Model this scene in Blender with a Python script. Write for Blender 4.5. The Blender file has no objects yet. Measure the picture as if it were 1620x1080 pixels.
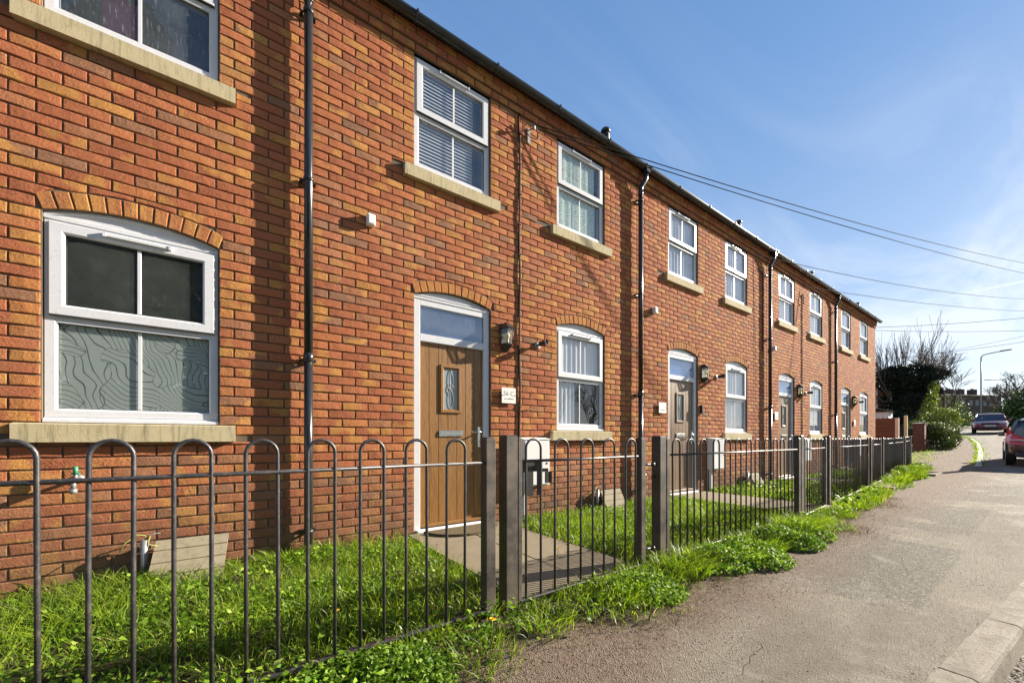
import bpy, math, random
import numpy as np
from mathutils import Vector, Matrix
random.seed(7); RNG = np.random.default_rng(7)
S = bpy.context.scene; COL = S.collection
R = math.radians
# ------------------------------------------------------------------ camera
TH = R(54.64); F = 613.0; HX, HY = 810.0, 693.0; CD = 3.714
cam_d = bpy.data.cameras.new('camera'); cam = bpy.data.objects.new('camera', cam_d); COL.objects.link(cam)
cam.location = (0, -CD, 1.0); cam.rotation_euler = (R(90), 0, TH - R(90))
cam_d.sensor_width = 36; cam_d.lens = F / 1620 * 36; cam_d.shift_y = (HY - 540) / 1620
cam_d.clip_start = .05; cam_d.clip_end = 3000
S.camera = cam
S.render.resolution_x = 1024; S.render.resolution_y = 682
# ------------------------------------------------------------------ light
SUN_EL, SUN_AZ = R(23), R(-15)          # azimuth measured from +x
sd = Vector((math.cos(SUN_EL) * math.cos(SUN_AZ), math.cos(SUN_EL) * math.sin(SUN_AZ), math.sin(SUN_EL)))
sl = bpy.data.lights.new('sun', 'SUN'); sun = bpy.data.objects.new('sun', sl); COL.objects.link(sun)
sl.energy = 5.0; sl.angle = R(.5); sl.color = (1, .90, .76)
sun.rotation_euler = sd.to_track_quat('Z', 'Y').to_euler(); sun.location = (5, -8, 12)
S.view_settings.view_transform = 'Standard'; S.view_settings.look = 'None'
S.view_settings.exposure = 1.55; S.view_settings.gamma = 1; S.view_settings.use_curve_mapping = False
W = bpy.data.worlds.new('World'); S.world = W; W.use_nodes = True

class N:
    """small node-tree helper"""
    def __init__(s, tree): s.t = tree; s.n = tree.nodes; s.l = tree.links
    def new(s, typ, ins=None, **kw):
        nd = s.n.new(typ)
        for k, v in kw.items(): setattr(nd, k, v)
        if ins:
            for k, v in ins.items():
                if isinstance(v, bpy.types.NodeSocket): s.l.new(v, nd.inputs[k])
                else: nd.inputs[k].default_value = v
        return nd
    def math(s, op, a, b=0.0, c=0.0, clamp=False):
        nd = s.new('ShaderNodeMath', {0: a, 1: b, 2: c}, operation=op, use_clamp=clamp); return nd.outputs[0]
    def vmath(s, op, a, b=(0, 0, 0)):
        nd = s.new('ShaderNodeVectorMath', {0: a, 1: b}, operation=op); return nd
    def noise(s, vec, scale, detail=3, rough=.55, dist=0.0):
        return s.new('ShaderNodeTexNoise', {'Vector': vec, 'Scale': scale, 'Detail': detail, 'Roughness': rough, 'Distortion': dist}).outputs[0]
    def ramp(s, fac, stops, interp='LINEAR'):
        nd = s.new('ShaderNodeValToRGB', {0: fac}); cr = nd.color_ramp; cr.interpolation = interp
        while len(cr.elements) < len(stops): cr.elements.new(.5)
        for e, (p, c) in zip(cr.elements, stops):
            e.position = p
            e.color = (c, c, c, 1) if isinstance(c, (int, float)) else (*c, 1)
        return nd.outputs[0]
    def mix(s, fac, a, b, mode='MIX'):
        nd = s.new('ShaderNodeMix', data_type='RGBA', blend_type=mode)
        for i, v in ((0, fac), (6, a), (7, b)):
            if isinstance(v, bpy.types.NodeSocket): s.l.new(v, nd.inputs[i])
            elif i == 0: nd.inputs[i].default_value = v
            else: nd.inputs[i].default_value = (*v, 1) if len(v) == 3 else v
        return nd.outputs[2]

def pxdir(x, y):
    fw = Vector((math.cos(TH), math.sin(TH), 0)); rt = Vector((math.sin(TH), -math.cos(TH), 0))
    return fw + rt * ((x - HX) / F) + Vector((0, 0, 1)) * ((HY - y) / F)
def at(x, y, z):
    """world point seen at photo pixel x,y at camera depth z (used for layout of distant things)"""
    return Vector((0, -CD, 1.0)) + pxdir(x, y) * z
def depth_of(p):
    return p[0] * math.cos(TH) + (p[1] + CD) * math.sin(TH)
def topx(p):
    z = depth_of(p); X = p[0] * math.sin(TH) - (p[1] + CD) * math.cos(TH)
    return HX + F * X / z, HY - F * (p[2] - 1) / z

n = N(W.node_tree); n.n.clear()
sky = n.new('ShaderNodeTexSky', sky_type='NISHITA', sun_disc=False)
sky.sun_elevation = SUN_EL; sky.sun_rotation = R(90) - SUN_AZ
sky.air_density = 1.0; sky.dust_density = .3; sky.ozone_density = 1.6; sky.altitude = 50
tc = n.new('ShaderNodeTexCoord').outputs['Generated']
sep = n.new('ShaderNodeSeparateXYZ', {0: tc})
zz = n.math('MAXIMUM', sep.outputs[2], 0.0)
den = n.math('ADD', zz, .12)
px_ = n.math('DIVIDE', sep.outputs[0], den); py_ = n.math('DIVIDE', sep.outputs[1], den)
pv = n.new('ShaderNodeCombineXYZ', {0: px_, 1: py_}).outputs[0]
mp = n.new('ShaderNodeMapping', {'Vector': pv, 'Rotation': (0, 0, R(-28)), 'Scale': (.38, 1.5, 1)}).outputs[0]
c1 = n.noise(mp, 1.1, 8, .62, .9); c2 = n.noise(pv, .55, 3, .5)
cl = n.math('MULTIPLY', n.ramp(c1, [(.42, 0.), (.57, 1.)]), n.ramp(c2, [(.34, .1), (.56, 1.)]))
low = n.ramp(zz, [(.0, 1.), (.30, .85), (.50, .35), (.75, .10)])
cl = n.math('MULTIPLY', cl, low)
# one contrail
d1, d2 = pxdir(1450, 480).normalized(), pxdir(1620, 445).normalized()
nn = d1.cross(d2).normalized()
dt = n.vmath('DOT_PRODUCT', tc, tuple(nn)).outputs['Value']
wob = n.math('MULTIPLY', n.math('SUBTRACT', n.noise(tc, 14, 3), .5), .004)
band = n.math('SUBTRACT', 1.0, n.math('DIVIDE', n.math('ABSOLUTE', n.math('ADD', dt, wob)), .0045), clamp=True)
along = n.vmath('DOT_PRODUCT', tc, tuple((d2 - d1).normalized())).outputs['Value']
a0 = d1.dot((d2 - d1).normalized())
fade = n.math('MULTIPLY', n.math('DIVIDE', n.math('SUBTRACT', along, a0), .06, clamp=True), .95, clamp=True)
front = n.math('GREATER_THAN', n.vmath('DOT_PRODUCT', tc, tuple(d1)).outputs['Value'], .5)
ct = n.math('MULTIPLY', n.math('MULTIPLY', band, fade), front)
cl = n.math('MAXIMUM', n.math('MULTIPLY', cl, .9), ct)
haze_f = n.ramp(zz, [(.0, .55), (.10, .30), (.35, .04), (.6, .0)])
grad = n.ramp(zz, [(.0, (4.5, 5.1, 5.8)), (.12, (3.5, 4.3, 5.6)), (.35, (2.0, 3.1, 5.0)), (.62, (1.05, 2.25, 4.5)), (1., (.6, 1.5, 3.5))])
skyc = n.mix(.70, sky.outputs[0], grad)
skyc = n.mix(n.math('MULTIPLY', cl, .75), skyc, (6.3, 6.6, 7.0))
bg = n.new('ShaderNodeBackground', {0: skyc, 1: .058})
out = n.new('ShaderNodeOutputWorld', {0: bg.outputs[0]})

# ------------------------------------------------------------------ materials
MAT = {}
def mat(name):
    m = bpy.data.materials.new(name); m.use_nodes = True; nd = N(m.node_tree); nd.n.clear()
    o = nd.new('ShaderNodeOutputMaterial'); MAT[name] = m
    nd.pos = nd.new('ShaderNodeNewGeometry').outputs['Position']
    return m, nd, o
def finish(nd, o, color, rough=.8, bump=None, bs=.3, bd=.01, metal=0.0, spec=.5, **kw):
    ins = {'Base Color': color if isinstance(color, bpy.types.NodeSocket) else (*color, 1), 'Roughness': rough, 'Metallic': metal, 'Specular IOR Level': spec}
    ins.update(kw)
    p = nd.new('ShaderNodeBsdfPrincipled', ins)
    if bump is not None:
        b = nd.new('ShaderNodeBump', {'Height': bump, 'Strength': bs, 'Distance': bd}); nd.l.new(b.outputs[0], p.inputs['Normal'])
    nd.l.new(p.outputs[0], o.inputs[0]); return p
def simple(name, c, rough=.6, var=.12, scale=8, metal=0.0, spec=.5, bump=.0, bscale=60, bd=.003, **kw):
    m, nd, o = mat(name)
    v = nd.noise(nd.pos, scale, 4)
    cc = nd.mix(v, tuple(x * (1 - var * 1.6) for x in c), tuple(min(1, x * (1 + var * 1.6)) for x in c))
    finish(nd, o, cc, rough, nd.noise(nd.pos, bscale, 4) if bump else None, bump, bd, metal, spec, **kw); return m

def brick_mat(name, ochre=False, arch=False):
    m, nd, o = mat(name)
    sp = nd.new('ShaderNodeSeparateXYZ', {0: nd.pos})
    row = nd.math('FLOOR', nd.math('DIVIDE', nd.math('SUBTRACT', sp.outputs[2], 2.45), .075))
    par = nd.math('MULTIPLY', nd.math('FLOORED_MODULO', row, 2.0), .5)
    col = nd.math('FLOOR', nd.math('ADD', nd.math('DIVIDE', nd.math('SUBTRACT', sp.outputs[0], 1.444), .225), par))
    if arch:
        col = nd.math('FLOOR', nd.math('DIVIDE', sp.outputs[0], .0745)); row = nd.math('FLOOR', sp.outputs[0])
    cv = nd.new('ShaderNodeCombineXYZ', {0: col, 1: row}).outputs[0]
    wn = nd.new('ShaderNodeTexWhiteNoise', {'Vector': cv}, noise_dimensions='3D')
    h1 = wn.outputs[0]; hs = nd.new('ShaderNodeSeparateColor', {0: wn.outputs[1]})
    red, org, och, brn, dk = (.395, .124, .056), (.445, .150, .060), (.48, .20, .066), (.31, .145, .075), (.22, .118, .070)
    if ochre or arch:
        base = nd.ramp(h1, [(0, org), (.22, och), (.55, (.48, .215, .06)), (.8, (.44, .17, .055)), (1, (.36, .14, .055))], 'CONSTANT' if False else 'LINEAR')
    else:
        base = nd.ramp(h1, [(0, red), (.34, (.42, .134, .058)), (.62, org), (.78, (.46, .175, .062)), (.84, (.39, .145, .062)), (.92, brn), (.97, (.26, .125, .07)), (1, dk)])
    # flashed ochre ends of single bricks
    off = nd.vmath('ADD', nd.pos, nd.vmath('MULTIPLY', wn.outputs[1], (7, 7, 7)).outputs[0]).outputs[0]
    fl = nd.ramp(nd.noise(off, 5.5, 1, .4), [(.50, 0.), (.56, 1.)])
    fl = nd.math('MULTIPLY', fl, nd.math('MULTIPLY', nd.math('GREATER_THAN', hs.outputs[1], .52), .85))
    base = nd.mix(fl, base, (.52, .25, .066))
    # mottling, grit and dark flecks
    nf = nd.noise(nd.pos, 75, 6, .8)
    base = nd.mix(nd.ramp(nf, [(.32, .55), (.60, 0.)]), base, (.14, .06, .035), 'MIX')
    fleck = nd.math('MULTIPLY', nd.ramp(nd.noise(off, 95, 3, .7), [(.57, 0.), (.64, 1.)]), nd.math('MULTIPLY', nd.math('GREATER_THAN', hs.outputs[2], .62), .7))
    base = nd.mix(fleck, base, (.045, .035, .032))
    base = nd.mix(nd.ramp(nd.noise(nd.pos, 170, 3, .8), [(.55, 0.), (.72, .45)]), base, (.66, .40, .24))
    bv = nd.math('ADD', nd.math('MULTIPLY', hs.outputs[0], .20), .91)
    base = nd.mix(1.0, base, nd.new('ShaderNodeCombineColor', {0: bv, 1: bv, 2: bv}).outputs[0], 'MULTIPLY')
    # soil splash and damp near the ground, drifting with noise
    lo = nd.math('ADD', sp.outputs[2], nd.math('MULTIPLY', nd.math('SUBTRACT', nd.noise(nd.pos, 2.3, 4), .5), .75))
    base = nd.mix(nd.ramp(lo, [(.18, .62), (.72, 0.)]), base, (.13, .085, .055))
    pal = nd.ramp(nd.noise(nd.pos, .9, 4, .6), [(.55, 0.), (.75, .16)])
    base = nd.mix(pal, base, (.50, .36, .28))
    hgt = nd.math('ADD', nd.math('MULTIPLY', nd.noise(nd.pos, 70, 5, .7), 1.0), nd.math('MULTIPLY', nd.noise(nd.pos, 18, 3), .8))
    finish(nd, o, base, .93, hgt, .8, .006, spec=.2)
    return m
brick_mat('brick'); brick_mat('brick_ochre', ochre=True); brick_mat('brick_arch', arch=True)
def mortar():
    m, nd, o = mat('mortar')
    sp = nd.new('ShaderNodeSeparateXYZ', {0: nd.pos})
    c = nd.mix(nd.noise(nd.pos, 6, 5), (.09, .068, .048), (.19, .15, .11))
    c = nd.mix(nd.ramp(sp.outputs[2], [(.2, .5), (.9, 0.)]), c, (.25, .21, .16))
    finish(nd, o, c, .95, nd.noise(nd.pos, 130, 4, .7), .6, .004, spec=.2)
mortar()
def stone():
    m, nd, o = mat('sill_stone')
    c = nd.mix(nd.noise(nd.pos, 5, 5), (.42, .345, .20), (.56, .48, .31))
    st = nd.new('ShaderNodeMapping', {'Vector': nd.pos, 'Scale': (22, 1, 2.2)}).outputs[0]
    c = nd.mix(nd.ramp(nd.noise(st, 1.5, 4, .65), [(.50, 0.), (.72, .75)]), c, (.17, .155, .085))
    c = nd.mix(nd.ramp(nd.noise(nd.pos, 28, 5, .75), [(.58, 0.), (.75, .5)]), c, (.15, .15, .07))
    finish(nd, o, c, .9, nd.noise(nd.pos, 140, 4, .75), .55, .004, spec=.2)
stone()
def upvc():
    m, nd, o = mat('white_plastic')
    c = nd.mix(nd.noise(nd.pos, 9, 5, .65), (.56, .57, .60), (.70, .70, .71))
    c = nd.mix(nd.ramp(nd.noise(nd.pos, 60, 4, .7), [(.55, 0.), (.72, .5)]), c, (.36, .34, .29))
    finish(nd, o, c, .34, nd.noise(nd.pos, 30, 2), .04, .002)
upvc()
simple('gutter_black', (.022, .024, .026), .24, .3, 12, bump=.05, bscale=12)
simple('roof_slate', (.05, .052, .058), .7, .3, 12, bump=.3)
simple('black_plastic', (.02, .021, .023), .38, .2, 20)
simple('rubber', (.02, .02, .02), .75, .2, 20)
simple('dark_room', (.028, .026, .025), .9, .2, 2)
simple('chrome', (.62, .62, .60), .22, .1, 30, metal=1.0)
simple('brass', (.50, .37, .16), .35, .15, 30, metal=1.0)
simple('white_paint', (.74, .74, .72), .5, .06, 12)
simple('meter_white', (.70, .695, .67), .48, .10, 6, bump=.05)
simple('grey_plastic', (.22, .23, .24), .5, .1, 12)
simple('black_cable', (.018, .018, .018), .8, .1, 20, spec=.15)
simple('grey_cable', (.13, .125, .12), .7, .1, 20, spec=.2)
simple('earth_wire', (.30, .33, .08), .5, .1, 20)
simple('green_plastic', (.05, .22, .13), .4, .1, 20)
simple('galvanised', (.30, .30, .29), .5, .2, 14, metal=.6)
simple('concrete_post', (.62, .54, .42), .9, .12, 10, bump=.3)
simple('timber_post', (.62, .50, .28), .85, .2, 14, bump=.3)
simple('render_white', (.66, .67, .68), .8, .06, 4)
simple('far_brick', (.085, .055, .045), .95, .3, 1.6)
simple('far_brick_warm', (.16, .07, .045), .95, .3, 3)
simple('far_roof', (.030, .026, .028), .95, .3, 1.2, spec=.05)
simple('far_glass', (.05, .06, .08), .15, .2, 2)
simple('far_frame', (.16, .15, .14), .8, .05, 4)
simple('number_plate', (.78, .78, .74), .4, .02, 8)
simple('ink', (.03, .03, .035), .5, .02, 8)
simple('ink_faint', (.22, .23, .22), .6, .02, 8)
simple('sign_white', (.74, .71, .66), .45, .05, 30)
simple('lamp_metal', (.025, .024, .022), .4, .3, 30)
simple('street_lamp_grey', (.22, .24, .25), .5, .1, 5)
simple('pole_wood', (.10, .07, .05), .85, .25, 8)
simple('bark', (.085, .068, .052), .95, .3, 14, bump=.5)
simple('twig', (.11, .085, .065), .95, .3, 6)
simple('glass_lens', (.55, .50, .30), .12, .3, 40)
simple('coir', (.11, .08, .035), .98, .4, 45, bump=.9, bscale=220, bd=.006)
simple('dandelion_yellow', (.75, .50, .02), .8, .1, 40)
simple('dandelion_stem', (.16, .22, .06), .7, .1, 40)
simple('daisy_white', (.75, .75, .72), .8, .05, 40)
simple('dry_stem', (.42, .33, .17), .9, .2, 40)

def railing():
    m, nd, o = mat('railing_paint')
    v = nd.noise(nd.pos, 34, 5, .7)
    rust = nd.ramp(v, [(.50, 0.), (.66, 1.)])
    c = nd.mix(nd.math('MULTIPLY', rust, .7), (.030, .029, .032), (.100, .080, .070))
    c = nd.mix(nd.ramp(nd.noise(nd.pos, 160, 3, .7), [(.62, 0.), (.72, .6)]), c, (.20, .18, .16))
    finish(nd, o, c, .42, v, .25, .003, spec=.6)
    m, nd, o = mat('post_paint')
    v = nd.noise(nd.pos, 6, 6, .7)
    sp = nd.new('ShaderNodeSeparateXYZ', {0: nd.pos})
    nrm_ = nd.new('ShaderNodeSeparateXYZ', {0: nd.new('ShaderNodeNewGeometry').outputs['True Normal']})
    street = nd.math('MULTIPLY_ADD', nd.math('LESS_THAN', nrm_.outputs[1], -.5), .75, .25)  # weathering with sun and shade painted in: street faces paler, others darker
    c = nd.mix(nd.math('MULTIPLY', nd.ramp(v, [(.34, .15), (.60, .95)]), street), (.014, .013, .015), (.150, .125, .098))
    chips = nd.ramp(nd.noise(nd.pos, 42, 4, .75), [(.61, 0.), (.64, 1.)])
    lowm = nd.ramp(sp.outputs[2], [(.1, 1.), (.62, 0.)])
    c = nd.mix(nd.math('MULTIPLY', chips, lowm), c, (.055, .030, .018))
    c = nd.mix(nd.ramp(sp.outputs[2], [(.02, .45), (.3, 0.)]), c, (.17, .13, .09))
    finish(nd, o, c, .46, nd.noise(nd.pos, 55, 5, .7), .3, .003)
railing()
def wood():
    m, nd, o = mat('door_oak')
    st = nd.new('ShaderNodeMapping', {'Vector': nd.pos, 'Scale': (60, 60, 2.2)}).outputs[0]
    g = nd.noise(st, 1.6, 6, .7, 1.4)
    c = nd.ramp(g, [(.25, (.10, .042, .012)), (.5, (.24, .112, .028)), (.72, (.36, .185, .052))])
    finish(nd, o, c, .42, g, .28, .004)
    m, nd, o = mat('door_walnut')
    c = nd.ramp(nd.noise(st if False else nd.new('ShaderNodeMapping', {'Vector': nd.pos, 'Scale': (60, 60, 2.2)}).outputs[0], 1.6, 6, .7, 1.4), [(.25, (.115, .07, .04)), (.5, (.20, .125, .07)), (.72, (.27, .18, .11))])
    finish(nd, o, c, .42)
    m, nd, o = mat('fence_board')
    st = nd.new('ShaderNodeMapping', {'Vector': nd.pos, 'Scale': (40, 3, 30)}).outputs[0]
    c = nd.ramp(nd.noise(st, 1, 5, .65), [(.3, (.07, .036, .028)), (.7, (.15, .075, .052))])
    finish(nd, o, c, .85, nd.noise(st, 1, 4), .3, .004)
    m, nd, o = mat('grooved_board')
    c = nd.mix(nd.noise(nd.pos, 9, 5, .7), (.19, .155, .10), (.33, .28, .19))
    c = nd.mix(nd.ramp(nd.noise(nd.pos, 26, 5, .7), [(.48, 0.), (.68, .6)]), c, (.14, .12, .07))
    finish(nd, o, c, .92, nd.noise(nd.pos, 90, 4), .3, .003)
wood()
def asphalt():
    m, nd, o = mat('pavement_asphalt')
    p = nd.pos; sp = nd.new('ShaderNodeSeparateXYZ', {0: p})
    vor = nd.new('ShaderNodeTexVoronoi', {'Vector': p, 'Scale': 170.0}); vd = vor.outputs['Distance']; vc = nd.new('ShaderNodeSeparateColor', {0: vor.outputs['Color']}).outputs[0]
    c = nd.mix(nd.noise(p, 2.2, 6, .65), (.185, .164, .120), (.285, .252, .188))
    c = nd.mix(nd.ramp(vc, [(.0, .45), (.5, 0.), (1., .0)]), c, (.07, .06, .05))
    c = nd.mix(nd.ramp(vc, [(.80, .0), (1., .45)]), c, (.34, .30, .24))
    c = nd.mix(nd.ramp(nd.noise(p, 38, 5, .8), [(.36, .55), (.50, 0.)]), c, (.075, .062, .045))
    c = nd.mix(nd.ramp(nd.noise(p, 110, 3, .8), [(.56, 0.), (.70, .5)]), c, (.36, .33, .26))
    c = nd.mix(nd.ramp(nd.noise(p, 75, 2, .6), [(.68, 0.), (.71, .8)]), c, (.035, .03, .024))
    # big repaired patches of coarser darker asphalt with straight edges
    def box(x0, x1, y0, y1, w=.02):
        wx = nd.math('ADD', sp.outputs[0], nd.math('MULTIPLY', nd.math('SUBTRACT', nd.noise(p, 9, 3), .5), .09))
        wy = nd.math('ADD', sp.outputs[1], nd.math('MULTIPLY', nd.math('SUBTRACT', nd.noise(p, 7, 3), .5), .09))
        a = nd.math('MULTIPLY', nd.math('DIVIDE', nd.math('SUBTRACT', wx, x0), w, clamp=True), nd.math('DIVIDE', nd.math('SUBTRACT', x1, wx), w, clamp=True))
        b = nd.math('MULTIPLY', nd.math('DIVIDE', nd.math('SUBTRACT', wy, y0), w, clamp=True), nd.math('DIVIDE', nd.math('SUBTRACT', y1, wy), w, clamp=True))
        return nd.math('MULTIPLY', a, b)
    patch = nd.math('MAXIMUM', box(3.1, 5.3, -3.25, -2.62), box(6.1, 8.6, -3.2, -2.3))
    patch = nd.math('MAXIMUM', patch, box(9.5, 13.2, -3.9, -2.6))
    v2 = nd.new('ShaderNodeTexVoronoi', {'Vector': p, 'Scale': 85.0})
    v2c = nd.new('ShaderNodeSeparateColor', {0: v2.outputs['Color']}).outputs[1]
    pc = nd.ramp(v2c, [(.0, (.06, .055, .048)), (.5, (.125, .112, .082)), (.85, (.18, .162, .12)), (1., (.36, .33, .26))])
    c = nd.mix(nd.math('MULTIPLY', patch, .8), c, pc)
    c = nd.mix(nd.ramp(nd.noise(nd.new('ShaderNodeMapping', {'Vector': p, 'Scale': (.55, 1.5, 1)}).outputs[0], 1.3, 5, .6), [(.42, .42), (.56, 0.)]), c, (.105, .085, .062))
    c = nd.mix(nd.ramp(nd.noise(p, 1.7, 4, .6, .5), [(.54, 0.), (.66, .5)]), c, (.36, .325, .26))
    # thin settlement cracks
    cr = nd.new('ShaderNodeTexVoronoi', {'Vector': nd.vmath('ADD', p, nd.vmath('MULTIPLY', nd.new('ShaderNodeTexNoise', {'Vector': p, 'Scale': 3.0, 'Detail': 5.0}).outputs[1], (.5, .5, .5)).outputs[0]).outputs[0], 'Scale': .55}, feature='DISTANCE_TO_EDGE').outputs[0]
    crk = nd.math('MULTIPLY', nd.ramp(cr, [(.0, 1.), (.0035, 0.)]), nd.ramp(nd.noise(p, 1.3, 2), [(.52, 0.), (.62, .5)]))
    c = nd.mix(crk, c, (.035, .03, .025))
    # brown soil trodden over the edge below the verge
    dx = nd.math('ADD', sp.outputs[1], nd.math('MULTIPLY', nd.math('SUBTRACT', nd.noise(p, 2.4, 6, .7), .5), .9))
    dirt = nd.ramp(dx, [(-0., 0.)] and [(0., 0.), (1., 1.)])
    dirt = nd.math('DIVIDE', nd.math('ADD', dx, 2.86), .34, clamp=True)
    dc = nd.ramp(nd.noise(p, 26, 6, .75), [(.3, (.105, .070, .045)), (.55, (.175, .125, .088)), (.75, (.245, .185, .13))])
    c = nd.mix(nd.math('MULTIPLY', dirt, .92), c, dc)
    dr2 = nd.ramp(nd.noise(p, 5.5, 5, .7), [(.60, 0.), (.72, .55)])
    c = nd.mix(dr2, c, (.155, .115, .08))
    c = nd.mix(nd.ramp(nd.noise(p, 60, 3, .7), [(.69, 0.), (.74, .45)]), c, (.05, .04, .032))
    h = nd.math('ADD', nd.math('MULTIPLY', vd, 1.2), nd.math('MULTIPLY', nd.noise(p, 26, 5, .7), nd.math('ADD', .25, nd.math('MULTIPLY', dirt, 2.6))))
    h = nd.math('SUBTRACT', h, nd.math('MULTIPLY', crk, 2.0))
    finish(nd, o, c, .88, h, .8, .010, spec=.3)
    m, nd, o = mat('road_asphalt')
    p = nd.pos
    vor = nd.new('ShaderNodeTexVoronoi', {'Vector': p, 'Scale': 70.0}); vc = nd.new('ShaderNodeSeparateColor', {0: vor.outputs['Color']}).outputs[0]
    c = nd.ramp(vc, [(0, (.06, .052, .042)), (.4, (.15, .125, .095)), (.8, (.20, .17, .13)), (1, (.34, .30, .24))])
    c = nd.mix(nd.ramp(nd.noise(p, .8, 5, .6), [(.4, 0.), (.7, .6)]), c, (.21, .185, .15))
    c = nd.mix(nd.ramp(nd.noise(nd.new('ShaderNodeMapping', {'Vector': p, 'Scale': (.2, 2.5, 1)}).outputs[0], 1.4, 4), [(.52, 0.), (.6, .4)]), c, (.12, .10, .085))
    finish(nd, o, c, .9, vor.outputs['Distance'], .8, .01, spec=.3)
    m, nd, o = mat('kerb_concrete')
    c = nd.mix(nd.noise(nd.pos, 3, 7, .75), (.21, .19, .145), (.42, .38, .30))
    c = nd.mix(nd.ramp(nd.noise(nd.pos, 95, 4, .75), [(.50, 0.), (.66, .7)]), c, (.11, .095, .07))
    c = nd.mix(nd.ramp(nd.noise(nd.pos, 7, 6, .7), [(.46, 0.), (.62, .6)]), c, (.15, .135, .10))
    finish(nd, o, c, .9, nd.noise(nd.pos, 70, 6, .8), .9, .010, spec=.25)
    m, nd, o = mat('path_slab')
    c = nd.mix(nd.noise(nd.pos, 3, 6, .65), (.17, .135, .085), (.27, .225, .15))
    c = nd.mix(nd.ramp(nd.noise(nd.pos, 75, 4, .75), [(.55, 0.), (.7, .5)]), c, (.10, .08, .055))
    finish(nd, o, c, .9, nd.noise(nd.pos, 120, 4, .75), .5, .004, spec=.3)
    m, nd, o = mat('soil')
    c = nd.mix(nd.noise(nd.pos, 18, 6, .7), (.030, .022, .014), (.10, .075, .045))
    finish(nd, o, c, .97, nd.noise(nd.pos, 40, 6, .75), .9, .02, spec=.2)
    m, nd, o = mat('far_field')
    c = nd.mix(nd.noise(nd.pos, .35, 6, .7), (.055, .085, .015), (.13, .16, .035))
    c = nd.mix(nd.ramp(nd.noise(nd.pos, 1.4, 5, .7), [(.5, 0.), (.7, .6)]), c, (.16, .13, .05))
    finish(nd, o, c, .97, nd.noise(nd.pos, 8, 5, .75), 1.0, .06, spec=.2)
asphalt()
def leafmat(name, ramp, trans=.35, scale=18, rough=.5, gloss=.12):
    m, nd, o = mat(name)
    h = nd.new('ShaderNodeNewGeometry').outputs['Random Per Island']
    c = nd.ramp(h, ramp)
    big = nd.noise(nd.pos, 1.7, 4, .6)
    c = nd.mix(nd.ramp(big, [(.35, .45), (.62, 0.)]), c, ramp[0][1])
    d = nd.new('ShaderNodeBsdfDiffuse', {0: c}); 
    tcol = nd.mix(1.0, c, (1.15, 1.2, .45), 'MULTIPLY')
    t = nd.new('ShaderNodeBsdfTranslucent', {0: tcol})
    mx = nd.new('ShaderNodeMixShader', {0: trans, 1: d.outputs[0], 2: t.outputs[0]})
    g = nd.new('ShaderNodeBsdfGlossy', {0: (1, 1, 1, 1), 'Roughness': rough})
    fr = nd.new('ShaderNodeFresnel', {0: 1.4}); f2 = nd.math('MINIMUM', nd.math('MULTIPLY', fr.outputs[0], gloss * 6), .22 if gloss > .01 else 0.0)
    mx2 = nd.new('ShaderNodeMixShader', {0: f2, 1: mx.outputs[0], 2: g.outputs[0]})
    nd.l.new(mx2.outputs[0], o.inputs[0])
leafmat('grass_blade', [(0, (.06, .105, .012)), (.30, (.14, .23, .016)), (.75, (.28, .42, .030)), (.93, (.40, .48, .05)), (1, (.42, .37, .15))], .5, gloss=.012)
leafmat('weed_leaf', [(0, (.055, .115, .012)), (.5, (.16, .30, .022)), (.85, (.34, .50, .05)), (1, (.42, .48, .12))], .42, gloss=.03, rough=.45)
leafmat('ivy_leaf', [(0, (.012, .018, .014)), (.6, (.020, .030, .022)), (1, (.040, .052, .034))], .10, gloss=.015, rough=.4)
leafmat('shrub_leaf', [(0, (.045, .078, .016)), (.5, (.17, .24, .035)), (.85, (.34, .38, .08)), (1, (.32, .30, .16))], .3, gloss=.03, rough=.4)
leafmat('hedge_leaf', [(0, (.025, .045, .016)), (.6, (.07, .11, .025)), (.88, (.19, .23, .06)), (1, (.34, .32, .22))], .25, gloss=.03, rough=.4)
leafmat('dead_leaf', [(0, (.13, .09, .045)), (1, (.30, .23, .12))], .25, gloss=0.0)

def glass(name, tint=(1, 1, 1), refl=1.0, base=.03, dirt=.12, dirtcol=(.35, .36, .34), rough=.0, streak=2.2):
    m, nd, o = mat(name)
    gm = nd.new('ShaderNodeNewGeometry')
    cs = nd.math('ABSOLUTE', nd.vmath('DOT_PRODUCT', gm.outputs['Normal'], gm.outputs['Incoming']).outputs['Value'])
    sch = nd.math('ADD', .04, nd.math('MULTIPLY', .96, nd.math('POWER', nd.math('SUBTRACT', 1.0, cs), 5.0)))
    f = nd.math('ADD', nd.math('MULTIPLY', sch, refl), base, clamp=True)
    tr = nd.new('ShaderNodeBsdfTransparent', {0: (*tint, 1)})
    wv = nd.new('ShaderNodeBump', {'Height': nd.noise(nd.pos, 1.6, 2), 'Strength': .06, 'Distance': .05})
    g = nd.new('ShaderNodeBsdfGlossy', {0: (.95, .97, 1, 1), 'Roughness': rough, 'Normal': wv.outputs[0]})
    mx = nd.new('ShaderNodeMixShader', {0: f, 1: tr.outputs[0], 2: g.outputs[0]})
    st = nd.new('ShaderNodeMapping', {'Vector': nd.pos, 'Scale': (70, 1, 9)}).outputs[0]
    dd = nd.math('ADD', nd.ramp(nd.noise(st, 1, 5, .75), [(.56, 0.), (.74, dirt * streak)]), nd.math('MULTIPLY', nd.noise(nd.pos, 3, 5, .7), dirt))
    df = nd.new('ShaderNodeBsdfDiffuse', {0: (*dirtcol, 1)})
    mx2 = nd.new('ShaderNodeMixShader', {0: dd, 1: mx.outputs[0], 2: df.outputs[0]})
    nd.l.new(mx2.outputs[0], o.inputs[0])
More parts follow.
